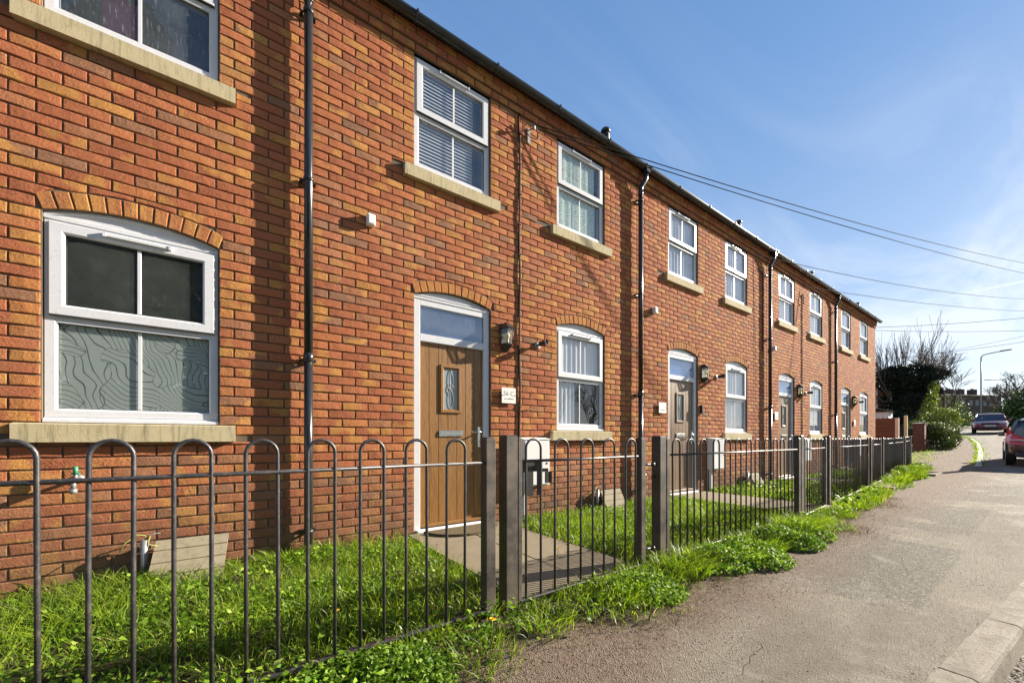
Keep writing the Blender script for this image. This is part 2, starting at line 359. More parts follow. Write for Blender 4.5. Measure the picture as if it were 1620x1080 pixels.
glass('pane_clear', base=.03, dirt=.05); glass('pane_dark', (.7, .75, .75), .9, .04, .22, (.26, .29, .26), streak=.35); glass('pane_streaked', (.8, .85, .9), .5, .02, .16, (.42, .46, .48))
glass('car_glass', (.25, .28, .30), 1.2, .05, .02); glass('fanlight_glass', (.75, .85, 1), 1.0, .10, .22, (.30, .38, .50))
def film():
    m, nd, o = mat('patterned_film')
    sc = nd.vmath('MULTIPLY', nd.pos, (1, 0, 1)).outputs[0]
    w = nd.new('ShaderNodeTexNoise', {'Vector': sc, 'Scale': 3.6, 'Detail': 1.2, 'Roughness': .3}).outputs[1]
    p2 = nd.vmath('ADD', sc, nd.vmath('MULTIPLY', nd.vmath('SUBTRACT', w, (.5, .5, .5)).outputs[0], (.34, 0, .34)).outputs[0]).outputs[0]
    reg = nd.noise(sc, 4.2, 1, .3, .6)
    w1 = nd.new('ShaderNodeTexWave', {'Vector': nd.new('ShaderNodeMapping', {'Vector': p2, 'Rotation': (0, R(62), 0)}).outputs[0], 'Scale': 9.5, 'Distortion': 1.6, 'Detail': 0.0, 'Detail Scale': .9}).outputs[1]
    w2 = nd.new('ShaderNodeTexWave', {'Vector': nd.new('ShaderNodeMapping', {'Vector': p2, 'Rotation': (0, R(14), 0)}).outputs[0], 'Scale': 9.5, 'Distortion': 2.2, 'Detail': 0.0, 'Detail Scale': .7}).outputs[1]
    rb = nd.math('GREATER_THAN', reg, .5)
    wv_ = nd.new('ShaderNodeMix', {0: rb, 2: w1, 3: w2}).outputs[0]
    lb = nd.ramp(wv_, [(.0, .9), (.02, .8), (.075, 0.)])
    edge_ = nd.math('SUBTRACT', 1.0, nd.math('DIVIDE', nd.math('ABSOLUTE', nd.math('SUBTRACT', reg, .5)), .006), clamp=True)
    ln = nd.math('MAXIMUM', lb, nd.math('MULTIPLY', edge_, .9))
    c = nd.mix(ln, nd.mix(nd.noise(nd.pos, 2.5, 3), (.36, .43, .40), (.45, .51, .48)), (.045, .06, .055))
    finish(nd, o, c, .5, spec=.3)
    m, nd, o = mat('leafy_curtain')
    v = nd.noise(nd.new('ShaderNodeMapping', {'Vector': nd.pos, 'Rotation': (0, R(35), 0), 'Scale': (30, 1, 75)}).outputs[0], 1, 3, .6, .8)
    c = nd.mix(nd.ramp(v, [(.50, 0.), (.56, 1.)]), (.62, .68, .62), (.22, .45, .34))
    finish(nd, o, c, .9)
    m, nd, o = mat('net_curtain')
    v = nd.noise(nd.new('ShaderNodeMapping', {'Vector': nd.pos, 'Scale': (26, 1, 1.5)}).outputs[0], 1, 4, .6)
    c = nd.mix(v, (.50, .55, .62), (.74, .76, .78)); finish(nd, o, c, .9)
    simple('blind_slat', (.55, .60, .66), .6, .1, 10)
    simple('pink_item', (.45, .05, .22), .8, .3, 18)
    simple('cloth_dark', (.06, .09, .13), .9, .5, 5)
    m, nd, o = mat('lead_glass')
    v = nd.noise(nd.pos, 90, 3)
    finish(nd, o, nd.mix(v, (.20, .26, .28), (.36, .42, .43)), .18, v, .5, .004)
film()
def carpaint(name, c):
    m, nd, o = mat(name)
    dusty = nd.mix(nd.ramp(nd.noise(nd.pos, 3, 4), [(.4, 0.), (.8, .12)]), c, (.25, .22, .18))
    finish(nd, o, dusty, .28, **{'Coat Weight': .8, 'Coat Roughness': .06}, metal=.25)
carpaint('paint_red', (.20, .016, .028)); carpaint('paint_maroon', (.055, .022, .030))
m, nd, o = mat('tail_red'); finish(nd, o, (.50, .01, .03), .15, **{'Coat Weight': 1.0})
m, nd, o = mat('tail_clear'); finish(nd, o, (.75, .55, .55), .12, **{'Coat Weight': 1.0})
m, nd, o = mat('headlamp'); finish(nd, o, (.30, .31, .33), .1, metal=.6, **{'Coat Weight': 1.0})

# ------------------------------------------------------------------ mesh builder
WLOC = {}
class MB:
    def __init__(s): s.v = []; s.f = []; s.m = []; s.mi = 0; s.sm = []
    def add(s, vs, fs, smooth=False):
        b = len(s.v); s.v += [tuple(p) for p in vs]
        for f in fs: s.f.append([b + i for i in f]); s.m.append(s.mi); s.sm.append(smooth)
        return s
    def box(s, x0, x1, y0, y1, z0, z1, bev=0.0):
        if bev <= 0:
            vs = [(x, y, z) for x in (x0, x1) for y in (y0, y1) for z in (z0, z1)]
            return s.add(vs, [(0, 1, 3, 2), (4, 6, 7, 5), (0, 4, 5, 1), (2, 3, 7, 6), (0, 2, 6, 4), (1, 5, 7, 3)])
        b = bev; vs = []
        idx = {}
        def V(p):
            if p not in idx: idx[p] = len(vs); vs.append(p)
            return idx[p]
        X, Y, Z = (x0, x1), (y0, y1), (z0, z1); sg = (1, -1); fs = []
        def c(i, j, k, ax):
            p = [X[i], Y[j], Z[k]]
            for a, (q, d) in enumerate(((i, b), (j, b), (k, b))):
                if a != ax: p[a] += d * sg[q]
            return V(tuple(p))
        for ax in range(3):
            for e in (0, 1):
                o = [a for a in range(3) if a != ax]
                q = []
                for (u, w) in ((0, 0), (1, 0), (1, 1), (0, 1)):
                    ii = [0, 0, 0]; ii[ax] = e; ii[o[0]] = u; ii[o[1]] = w; q.append(c(*ii, ax))
                flip = (e == 0) ^ (ax == 1)
                fs.append(tuple(q[::-1]) if flip else tuple(q))
        for ax in range(3):   # edges along ax
            o = [a for a in range(3) if a != ax]
            for u in (0, 1):
                for w in (0, 1):
                    def g(t, fa):
                        ii = [0, 0, 0]; ii[ax] = t; ii[o[0]] = u; ii[o[1]] = w; return c(*ii, fa)
                    fs.append((g(0, o[0]), g(1, o[0]), g(1, o[1]), g(0, o[1])))
        for i in (0, 1):
            for j in (0, 1):
                for k in (0, 1): fs.append((c(i, j, k, 0), c(i, j, k, 1), c(i, j, k, 2)))
        return s.add(vs, fs)
    def tube(s, pts, r, seg=8, cap=True, smooth=True):
        pts = [Vector(p) for p in pts]; nP = len(pts)
        rs = r if isinstance(r, (list, tuple)) else [r] * nP
        vs = []; fs = []; up = None
        for i, p in enumerate(pts):
            t = (pts[min(i + 1, nP - 1)] - pts[max(i - 1, 0)]).normalized()
            if up is None:
                up = Vector((0, 0, 1)) if abs(t.z) < .9 else Vector((1, 0, 0))
            a = t.cross(up)
            if a.length < 1e-6: a = t.cross(Vector((0, 1, 0)))
            a.normalize(); b = a.cross(t).normalized(); up = b
            for k in range(seg):
                an = 2 * math.pi * k / seg
                vs.append(p + a * (math.cos(an) * rs[i]) + b * (math.sin(an) * rs[i]))
        for i in range(nP - 1):
            for k in range(seg):
                k2 = (k + 1) % seg
                fs.append((i * seg + k, (i + 1) * seg + k, (i + 1) * seg + k2, i * seg + k2))
        s.add(vs, fs, smooth)
        if cap:
            b0 = len(s.v) - nP * seg
            for fr in ([b0 + k for k in range(seg)], [b0 + (nP - 1) * seg + k for k in range(seg)][::-1]):
                s.f.append(fr); s.m.append(s.mi); s.sm.append(False)
        return s
    def lathe(s, prof, c=(0, 0, 0), axis='z', seg=16, smooth=True):
        vs = []; fs = []; m = len(prof)
        for k in range(seg):
            a = 2 * math.pi * k / seg; ca, sa = math.cos(a), math.sin(a)
            for (r, h) in prof:
                p = {'z': (r * ca, r * sa, h), 'y': (r * ca, h, r * sa), 'x': (h, r * ca, r * sa)}[axis]
                vs.append((p[0] + c[0], p[1] + c[1], p[2] + c[2]))
        for k in range(seg):
            k2 = (k + 1) % seg
            for i in range(m - 1): fs.append((k * m + i, k2 * m + i, k2 * m + i + 1, k * m + i + 1))
        return s.add(vs, fs, smooth)
    def prism(s, poly, y0, y1, axis='y'):
        """polygon in (a,b) plane extruded along axis"""
        k = len(poly)
        def P(a, b, t): return {'y': (a, t, b), 'x': (t, a, b), 'z': (a, b, t)}[axis]
        vs = [P(a, b, y0) for a, b in poly] + [P(a, b, y1) for a, b in poly]
        fs = [tuple(range(k))[::-1], tuple(range(k, 2 * k))] + [(i, (i + 1) % k, (i + 1) % k + k, i + k) for i in range(k)]
        return s.add(vs, fs)
    def mesh(s, name, mats, org=None):
        me = bpy.data.meshes.new(name)
        V_ = np.array(s.v, dtype=np.float64)
        if org is None:
            lo, hi = V_.min(0), V_.max(0); org = Vector(((lo[0] + hi[0]) / 2, (lo[1] + hi[1]) / 2, lo[2]))
        V_ = V_ - np.array(org)
        me.from_pydata(V_.tolist(), [], s.f)
        for mm in mats: me.materials.append(MAT[mm])
        me.polygons.foreach_set('material_index', s.m); me.polygons.foreach_set('use_smooth', s.sm)
        me.update(); me['org'] = list(org)
        return me, Vector(org)
def fixn(me):
    import bmesh
    b = bmesh.new(); b.from_mesh(me); bmesh.ops.recalc_face_normals(b, faces=b.faces); b.to_mesh(me); b.free()
def link(name, me, loc, parent=None, **props):
    o = bpy.data.objects.new(name, me); COL.objects.link(o); W_ = Vector(loc)
    if parent is not None:
        o.parent = parent; o.location = W_ - WLOC[parent.name]
    else: o.location = W_
    WLOC[o.name] = W_
    for k, v in props.items():
        if v: o[k] = v
    return o
def build(mb, name, mats, parent=None, label=None, cat=None, group=None, kind=None, norm=True, org=None):
    if isinstance(mats, str): mats = [mats]
    me, og = mb.mesh(name, mats, org)
    if norm: fixn(me)
    return link(name, me, og, parent, label=label, category=cat, group=group, kind=kind)
def thing(name, loc, label, cat, group=None):
    return link(name, None, loc, None, label=label, category=cat, group=group)
def arr_mesh(name, verts, quads=None, tris=None, m=None, smooth=False):
    """fast mesh from numpy arrays"""
    me = bpy.data.meshes.new(name)
    verts = np.asarray(verts, dtype=np.float32); me.vertices.add(len(verts)); me.vertices.foreach_set('co', verts.ravel())
    nq = 0 if quads is None else len(quads); nt = 0 if tris is None else len(tris)
    li = []
    if nq: li.append(np.asarray(quads).ravel())
    if nt: li.append(np.asarray(tris).ravel())
    li = np.concatenate(li).astype(np.int32)
    me.loops.add(len(li)); me.loops.foreach_set('vertex_index', li)
    me.polygons.add(nq + nt)
    ls = np.concatenate([np.arange(nq) * 4, nq * 4 + np.arange(nt) * 3]).astype(np.int32)
    me.polygons.foreach_set('loop_start', ls)
    me.update(calc_edges=True); me.validate()
    if smooth: me.polygons.foreach_set('use_smooth', [True] * len(me.polygons))
    if m: me.materials.append(MAT[m])
    return me

# ------------------------------------------------------------------ terrain
def G(x):
    if x < 12: return 0.0
    if x < 24: return .0019 * (x - 12) ** 2
    if x < 60: return .2736 + .0456 * (x - 24)
    return .2736 + .0456 * 36 + .03 * (min(x, 260) - 60)
KERB = [(-8, -2.72), (-2, -3.10), (0, -3.215), (2.33, -3.40), (4.79, -3.60), (9, -3.95), (14, -4.35)]
KFAR = [(19.4, -2.16), (26, -1.72), (33.5, -1.07), (38.8, -.41), (41.5, .04), (50, 1.6), (70, 6.5), (110, 18)]
def lerp(tab, x):
    if x <= tab[0][0]: return tab[0][1]
    for (a, b), (c, d) in zip(tab, tab[1:]):
        if x <= c: return b + (d - b) * (x - a) / (c - a)
    return tab[-1][1]
def kerby(x):
    if x < 14: return lerp(KERB, x)
    if x < 19.4: return -4.35 + (x - 14) / 5.4 * 2.19
    return lerp(KFAR, x)
def sheet(name, xs, ylo, yhi, ny, zf, m, kind='structure', parent=None):
    vs = []; fs = []
    for x in xs:
        a, b = ylo(x), yhi(x)
        for j in range(ny + 1):
            y = a + (b - a) * j / ny; vs.append((x, y, zf(x, y)))
    for i in range(len(xs) - 1):
        for j in range(ny):
            k = i * (ny + 1) + j; fs.append((k, k + ny + 1, k + ny + 2, k + 1))
    mb = MB(); mb.add(vs, fs); o = build(mb, name, m, parent, kind=kind, norm=False, org=(0, 0, 0)); return o
XS = [-30, -15, -8, -4, 0, 4, 8, 12] + list(range(13, 62, 1)) + [70, 80, 95, 110, 140, 180, 260, 500, 900]
sheet('ground', [-400, -100] + XS, lambda x: -400, lambda x: 600, 60, lambda x, y: G(x) - .16 + (0 if -12 < y < 6 else .0), 'far_field')
def road_z(x, y):
    dr = .10 if x < 12 else max(.012, .10 - (x - 12) * .03)
    if x > 19.4: dr = .035
    return G(x) - dr
sheet('road', XS[:-3], lambda x: kerby(x) - 7.2, lambda x: kerby(x) - .02, 6, road_z, 'road_asphalt')
def pave_z(x, y): return G(x)
sheet('pavement', XS[:-5], lambda x: kerby(x) - (.0 if x < 12.5 or x > 19.3 else .5), lambda x: max(.02, kerby(x) + 2.3) if x > 19.4 else .02, 4, lambda x, y: G(x) + .0, 'pavement_asphalt')
# garden soil / verge: uneven sheet that dips under the pavement along its edge
def soil_h(x, y):
    e = -2.26 + .10 * math.sin(x * 2.1) + .07 * math.sin(x * 5.3 + 1) + (.018 * max(0, x - 5.6) if x < 18 else .22)
    if x > 5.6: e += (x - 5.6) * .060
    t = (y - e) / .18
    return G(x) + .022 * max(-1.4, min(1, t)) + .006 * math.sin(x * 17 + y * 9) + .005 * math.sin(y * 31 + x * 11)
xs = [-4 + .08 * i for i in range(285)]
sheet('garden_soil', xs, lambda x: -2.75 if x < 5.6 else -2.75 + (x - 5.6) * .075, lambda x: .02, 34, soil_h, 'soil')

# near kerb stones
kt = link('kerb', None, (2.5, -3.4, 0), None, kind='structure')
def kerb_at(x0, x1, zt=0.0, w=.125, m='kerb_concrete', name='kerb_stone', drop=.14):
    y0, y1 = kerby(x0), kerby(x1); d = Vector((x1 - x0, y1 - y0, 0)); L = d.length; d.normalize(); nv = Vector((d.y, -d.x, 0))
    prof = [(0, -drop), (0, 0), (w - .028, 0), (w - .010, -.006), (w, -.022), (w + .012, -drop)]
    mb = MB(); vs = []; g = .004; q = 10
    for i in range(q + 1):
        t = g + (L - 2 * g) * i / q
        zz_ = zt + G(x0 + d.x * t)
        for (a, h) in prof:
            j = random.uniform(-.004, .004) if a == 0 else random.uniform(-.0015, .0015)
            p = Vector((x0, y0, 0)) + d * t + nv * a; vs.append((p.x + j, p.y + j, zz_ + h + random.uniform(-.001, .001)))
    k = len(prof); fs = [(i * k + j, (i + 1) * k + j, (i + 1) * k + j + 1, i * k + j + 1) for i in range(q) for j in range(k - 1)]
    fs += [tuple(range(k)), tuple(range(q * k, q * k + k))]
    mb.add(vs, fs); return build(mb, name, m, kt)
x = 2.49 - .9 * 6
while x < 13:
    kerb_at(x, x + .897, .006); x += .9
simple('pale_kerb', (.50, .48, .44), .85, .12, 8, bump=.3)
x = 19.4
while x < 39:
    kerb_at(x, x + .95, .02, .14, 'pale_kerb', drop=.10); x += .955

# ------------------------------------------------------------------ terrace houses
BX, BZ, BW, BH = 1.444, 2.45, .225, .075
BND = [-3.87, .49, 4.97, 9.52, 13.85, 18.29]
DOORS = [-2.93, 1.444, 5.805, 10.175, 14.59]
WINS = [-1.009, 3.349, 7.70, 12.10, 16.47]
OW = .895
GH, RISE, RING = 2.45, .075, .108
def arcz(x, xc, half, base):      # soffit height of the segmental arch
    c = half; r = (c * c + RISE * RISE) / (2 * RISE); return base + math.sqrt(max(0, r * r - (x - xc) ** 2)) - (r - RISE)
VAR = {}
def brick_geo(mb, x0, x1, z0, z1, bot=None, detail=True, y=0.0, seedv=0):
    rnd = random.Random(seedv)
    nx = max(1, int(round((x1 - x0) / .07))) if (detail or bot) else 1
    if bot: nx = 6
    cols = [x0 + (x1 - x0) * i / nx for i in range(nx + 1)]
    cs = []
    for c in cols:
        b = z0 if not bot else max(z0, bot(c))
        cs.append((c, b))
    if bot:
        cs = [c for c in cs if z1 - c[1] > .010]
        if len(cs) < 2: return False
    yj = rnd.uniform(-.0012, .0012) + y; tl = rnd.uniform(-.0006, .0006)
    vs = []; fs = []
    if detail:
        for i, (c, b) in enumerate(cs):
            e = (i == 0) or (i == len(cs) - 1); sgn = 1 if i == 0 else -1
            ci = c + (.0045 * sgn if e else 0); ey = .003 if e else 0
            j = [rnd.uniform(-.0013, .0013) for _ in range(8)]
            mid = (b + z1) / 2
            vs += [(c, .022, b + j[0]), (c + j[1], yj + .003 + ey * .3, b + j[0]), (ci, yj + ey + tl + j[2] * .5, b + .005 + j[1]),
                   (ci, yj + ey + j[3] * .8, mid), (ci, yj + ey - tl + j[4] * .5, z1 - .005 + j[5]), (c + j[6], yj + .003 + ey * .3, z1 + j[7]), (c, .022, z1 + j[7])]
        k = 7
    else:
        for (c, b) in cs: vs += [(c, .022, b), (c, yj, b), (c, yj, z1), (c, .022, z1)]
        k = 4
    nc = len(cs)
    for i in range(nc - 1):
        for j in range(k - 1): fs.append((i * k + j, (i + 1) * k + j, (i + 1) * k + j + 1, i * k + j + 1))
    fs += [tuple(range(k)), tuple(range((nc - 1) * k, nc * k))[::-1]]
    mb.add(vs, fs); return True
std = []
for i in range(12):
    mb = MB(); brick_geo(mb, -.1068, .1068, 0, .064, None, True, 0, 100 + i); me, og = mb.mesh('brick', ['brick'], (0, 0, 0)); std.append(me)

def openings(k):
    """list of (x0,x1,z0,z1,arched) for house k"""
    d, w = DOORS[k], WINS[k]
    r = [(d, d + OW, .055, GH, True), (w, w + OW, 1.10, GH, True), (w, w + OW, 3.70, 4.85, False), (d, d + OW, 3.70, 4.85, False)]
    return r
def sills(k):
    d, w = DOORS[k], WINS[k]; return [(w - .112, w + OW + .105, .975, 1.10), (w - .112, w + OW + .105, 3.575, 3.70), (d - .112, d + OW + .105, 3.575, 3.70)]
HLAB = ['terraced brick house with frosted pattern film in its lower window, at the left edge',
        'terraced brick house with the golden oak door and the first downpipe at its left',
        'terraced brick house with walnut door, second from the golden oak door going right',
        'terraced brick house third along from the golden oak door, with cable down its front',
        'terraced brick house at the far right end of the row, next to wooden fence']
HOUSES = []
for k in range(5):
    xa, xb = BND[k], BND[k + 1]
    H = thing('brick_house', ((xa + xb) / 2, 4, 0), HLAB[k], 'house', 'terraced brick houses in one row'); HOUSES.append(H)
    ops = openings(k); sls = sills(k)
    rects = [(a, b, c, d + (RISE if ar else 0)) for a, b, c, d, ar in ops] + sls
    # ---- mortar wall with openings: cells of a rectilinear grid
    gx = sorted(set([xa, xb] + [v for r in rects for v in r[:2] if xa < v < xb]))
    gz = sorted(set([-.3, 5.0] + [v for r in rects for v in r[2:]]))
    mb = MB()
    for i in range(len(gx) - 1):
        z_run = None
        for j in range(len(gz) - 1):
            cx, cz = (gx[i] + gx[i + 1]) / 2, (gz[j] + gz[j + 1]) / 2
            solid = not any(r[0] < cx < r[1] and r[2] < cz < r[3] for r in rects)
            if solid and z_run is None: z_run = gz[j]
            if (not solid or j == len(gz) - 2) and z_run is not None:
                mb.box(gx[i], gx[i + 1], .0115, .30, z_run, gz[j + 1] if solid else gz[j]); z_run = None
    mb.box(xa, xb, 7.7, 8.0, -.3, 5.0)                       # rear wall
    if k == 4: mb.box(xb - .3, xb, .30, 7.7, -.3, 5.0)
    if k == 0: mb.box(xa, xa + .3, .30, 7.7, -.3, 5.0)
    mb.box(xa + (.3 if k == 0 else 0), xb - (.3 if k == 4 else 0), .30, 7.7, 2.6, 2.8)   # floor between storeys
    mb.box(xa + (.3 if k == 0 else 0), xb - (.3 if k == 4 else 0), .30, 7.7, 4.9, 5.0)
    wall = build(mb, 'wall', 'mortar', H, norm=False)
    # ---- bricks
    def ext_fn(x, z0):
        best = -9
        for a, b, c, d, ar in ops:
            if ar and a - .012 < x < b + .012 and z0 > d - .01:
                best = max(best, arcz(min(max(x, a), b), (a + b) / 2, OW / 2, d) + RING + .010)
        return best
    cells = []
    row = int(math.floor((-.02 - BZ) / BH))
    row = -33
    while BZ + row * BH < 4.849:
        z0 = BZ + row * BH + .0055; z1 = z0 + .064
        par = (row % 2) * .5
        c = math.floor((xa - BX) / BW + par)
        segs = []
        while BX + (c - par) * BW < xb:
            x0 = max(xa, BX + (c - par) * BW); x1 = min(xb, BX + (c + 1 - par) * BW)
            parts = [[x0, x1, z0, z1, False]]
            for (ra, rb, rc, rd) in [(a, b, c_, d) for a, b, c_, d, _ in ops] + sls:
                nw = []
                for p in parts:
                    if p[0] >= rb - 1e-4 or p[1] <= ra + 1e-4 or p[2] >= rd - .003 or p[3] <= rc + .003: nw.append(p); continue
                    if rd < p[3] - .014 and rd > p[2]: nw.append([p[0], p[1], rd + .004, p[3], p[4]]); continue
                    if rc > p[2] + .014 and rc < p[3]: nw.append([p[0], p[1], p[2], rc - .004, p[4]]); continue
                    if p[0] < ra: nw.append([p[0], ra, p[2], p[3], p[4] or 'L'])
                    if p[1] > rb: nw.append([rb, p[1], p[2], p[3], p[4] or 'R'])
                parts = nw
            segs += parts; c += 1
        segs.sort()
        # merge slivers into neighbours
        out_ = []
        for p in segs:
            if out_ and abs(out_[-1][1] - p[0]) < 1e-4 and out_[-1][2:4] == p[2:4] and (p[1] - p[0] < .055 or out_[-1][1] - out_[-1][0] < .055):
                q = out_.pop(); out_.append([q[0], p[1], p[2], p[3], q[4] or p[4]])
            else: out_.append(p)
        cells += out_; row += 1
    # choose the 300 that show largest
    sized = []
    for p in cells:
        cx, cz = (p[0] + p[1]) / 2, (p[2] + p[3]) / 2
        q0, q1 = topx((p[0], 0, cz)) if depth_of((p[0], 0, cz)) > .2 else (-999, 0), topx((p[1], 0, cz)) if depth_of((p[1], 0, cz)) > .2 else (-999, 0)
        vis = q1[0] > 2 and q0[0] < 1620 and 0 < q0[1] < 1080
        sized.append((q1[0] - q0[0]) * (p[1] - p[0]) if vis else 0)
    order = sorted(range(len(cells)), key=lambda i: -sized[i])
    indiv = set(order[:300]) if k <= 2 else set()
    stuff = MB()
    for i, p in enumerate(cells):
        x0, x1, z0, z1, cut = p
        bat = cut and (x1 - x0) < .155
        sv = k * 10000 + i
        L = x1 - x0
        bot = None
        top_ext = max(ext_fn(x0, z0), ext_fn(x1, z0), ext_fn((x0 + x1) / 2, z0))
        if top_ext > z0: bot = lambda xx, z0=z0: ext_fn(xx, z0)
        gl = .0057
        if i in indiv and sized[i] > 0:
            if abs(L - BW) < .001 and abs(z1 - z0 - .064) < .001 and not bot:
                o = bpy.data.objects.new('brick', random.choice(std)); COL.objects.link(o); o.parent = H
                o.location = Vector(((x0 + x1) / 2, random.uniform(-.0015, .0015), z0)) - WLOC[H.name]
                continue
            mb = MB()
            if brick_geo(mb, x0 + gl, x1 - gl, z0, z1, bot, True, 0, sv): build(mb, 'brick', 'brick_ochre' if bat else 'brick', H, norm=False)
        else:
            stuff.mi = 1 if bat else 0
            brick_geo(stuff, x0 + gl, x1 - gl, z0, z1, bot, k <= 2 and sized[i] > 0, 0, sv)
    so = build(stuff, 'brickwork', ['brick', 'brick_ochre'], H, kind='stuff', norm=False)
    # ---- arch rings
    for a, b, c, d, ar in ops:
        if not ar: continue
        xc = (a + b) / 2; half = OW / 2; r = (half ** 2 + RISE ** 2) / (2 * RISE); cz = d - (r - RISE)
        amax = math.asin(half / r); nb = 12
        mm = MB(); pts_i, pts_o = [], []
        for q in range(13):
            an = -amax + 2 * amax * q / 12
            pts_i.append((xc + r * math.sin(an), cz + r * math.cos(an))); pts_o.append((xc + (r + RING + .012) * math.sin(an), cz + (r + RING + .012) * math.cos(an)))
        mm.prism(pts_i + pts_o[::-1], .0075, .11); build(mm, 'arch_mortar', 'mortar', H)
        for q in range(nb):
            a0_, a1_ = -amax + 2 * amax * q / nb, -amax + 2 * amax * (q + 1) / nb
            ga = .0045 / r; a0_ += ga; a1_ -= ga
            yj = random.uniform(-.002, .002); e = .004
            r0, r1 = r + .001, r + RING
            def P(rr, an, y): return (xc + rr * math.sin(an), y, cz + rr * math.cos(an))
            vs = [P(r0, a0_, .10), P(r0, a1_, .10), P(r1, a1_, .10), P(r1, a0_, .10), P(r0, a0_, yj + .003), P(r0, a1_, yj + .003), P(r1, a1_, yj + .003), P(r1, a0_, yj + .003)]
            ge = e / r
            rm = (r0 + r1) / 2
            vs += [P(r0 + e, a0_ + ge, yj), P(r0 + e, a1_ - ge, yj), P(r1 - e, a1_ - ge, yj), P(r1 - e, a0_ + ge, yj)]
            fs = [(4, 5, 1, 0), (5, 6, 2, 1), (6, 7, 3, 2), (7, 4, 0, 3), (8, 9, 5, 4), (9, 10, 6, 5), (10, 11, 7, 6), (11, 8, 4, 7), (8, 11, 10, 9)]
            mb = MB(); mb.add(vs, fs); build(mb, 'arch_brick', 'brick_arch', H)
    # ---- corbel courses under the eaves (brick by brick, joined)
    mb = MB(); mt_ = MB()
    for (zc, yo, ph) in ((4.85, -.022, 0), (4.925, -.046, .5), (5.0, -.047, 0)):
        mt_.box(xa, xb, yo + .010, .10, zc + (.0 if zc < 4.9 else .001), zc + .0745)
        i = math.floor((xa - BX) / BW)
        while BX + (i + ph) * BW < xb:
            x0 = max(xa, BX + (i + ph) * BW) + .005; x1 = min(xb, BX + (i + ph + 1) * BW) - .005; i += 1
            if x1 - x0 < .02: continue
            yj = random.uniform(-.002, .002)
            mb.box(x0, x1, yo + yj, .02, zc + .004, zc + .071, .003)
    build(mt_, 'corbel_mortar', 'mortar', H, norm=False); build(mb, 'corbel_bricks', 'brick', H, kind='stuff', norm=False)
    # ---- sills
    for (a, b, c, d) in sls:
        mb = MB(); mb.prism([(-.048, c), (.03, c), (.03, d - .004), (.0, d - .002), (-.048, d - .010)], a, b, 'x')
        build(mb, 'sill', 'sill_stone', H)
    # ---- fascia, gutter, brackets, roof
    mb = MB(); mb.box(xa, xb, -.060, -.0365, 5.077, 5.085); build(mb, 'fascia', 'gutter_black', H, norm=False)
    mb = MB(); prof = [(-.115 - .055 * math.cos(a), 5.088 - .055 * math.sin(a)) for a in [math.pi * q / 10 for q in range(11)]]
    pin = [(-.115 - .050 * math.cos(a), 5.088 - .050 * math.sin(a)) for a in [math.pi * q / 10 for q in range(11)]]
    mb.prism(prof + pin[::-1], xa, xb + (.12 if k == 4 else 0), 'x'); gt = build(mb, 'gutter', 'gutter_black', H)
    x = xa + .02
    j = 0
    while x < xb:
        mb = MB()
        po = [(-.115 - .060 * math.cos(a), 5.088 - .060 * math.sin(a)) for a in [math.pi * q / 10 for q in range(11)]]
        pi_ = [(-.115 - .0552 * math.cos(a), 5.088 - .0552 * math.sin(a)) for a in [math.pi * q / 10 for q in range(11)]]
        mb.prism(po + pi_[::-1], x - .012, x + .012, 'x'); mb.box(x - .010, x + .010, -.180, -.1702, 5.078, 5.100); mb.box(x - .012, x + .012, -.066, -.0602, 5.055, 5.08)
        build(mb, 'gutter_bracket', 'black_plastic', gt); j += 1
        if j == 1:
            x += .12
        else: x = xa + .92 * (j - 1) if j > 1 else x
        if j > 6: break
    mb = MB()
    y0, z0r = -.13, 5.115
    nrow = 22
    for q in range(nrow):
        ya = y0 + q * .19; za = z0r + q * .19 * .62
        mb.prism([(ya, za), (ya + .21, za + .21 * .62), (ya + .21, za + .21 * .62 + .010), (ya, za + .016)], xa, xb + (.08 if k == 4 else 0), 'x')
    ry = y0 + nrow * .19; rz = z0r + nrow * .19 * .62
    mb.prism([(ry, rz), (2 * ry - y0, z0r), (2 * ry - y0, z0r + .03), (ry, rz + .03)], xa, xb + (.08 if k == 4 else 0), 'x')
    rf = build(mb, 'roof', 'roof_slate', H)
    if k == 4:
        mb = MB(); mb.prism([(.0, 5.0), (8.0, 5.0), (ry, rz - .05)], xb - .3, xb, 'x'); build(mb, 'gable', 'far_brick_warm', H)
        # outer skin of the end gable wall
        mb = MB(); mb.box(xb + .0005, xb + .012, .03, 8.0, -.3, 5.0); build(mb, 'gable_brickwork', 'brick', H, norm=False)
    # soil-vent terminals above the gutter
    for (vx, vy_) in {1: [(958, 205)], 2: [(1168, 350)], 3: [(1283, 430)], 4: [(1357, 479)]}.get(k, []):
        d_ = .33; sx = 6798 * (1 + d_ / CD) / (1674 - vx) - 5.234 * (1 + d_ / CD)
        zt = 1 + (HY - vy_) / (1674 - vx) * (CD + d_) / math.cos(TH)
        mb = MB(); mb.tube([(sx, d_, 5.2), (sx, d_, zt - .03)], .055, 12); mb.lathe([(.0, zt + .012), (.06, zt), (.072, zt - .02), (.072, zt - .05), (.06, zt - .055)], (sx, d_, 0), 'z', 14)
        for q in range(3): mb.lathe([(.056, zt - .09 - q * .03), (.066, zt - .10 - q * .03), (.056, zt - .11 - q * .03)], (sx, d_, 0), 'z', 14)
        build(mb, 'vent_cowl', 'black_plastic', H)
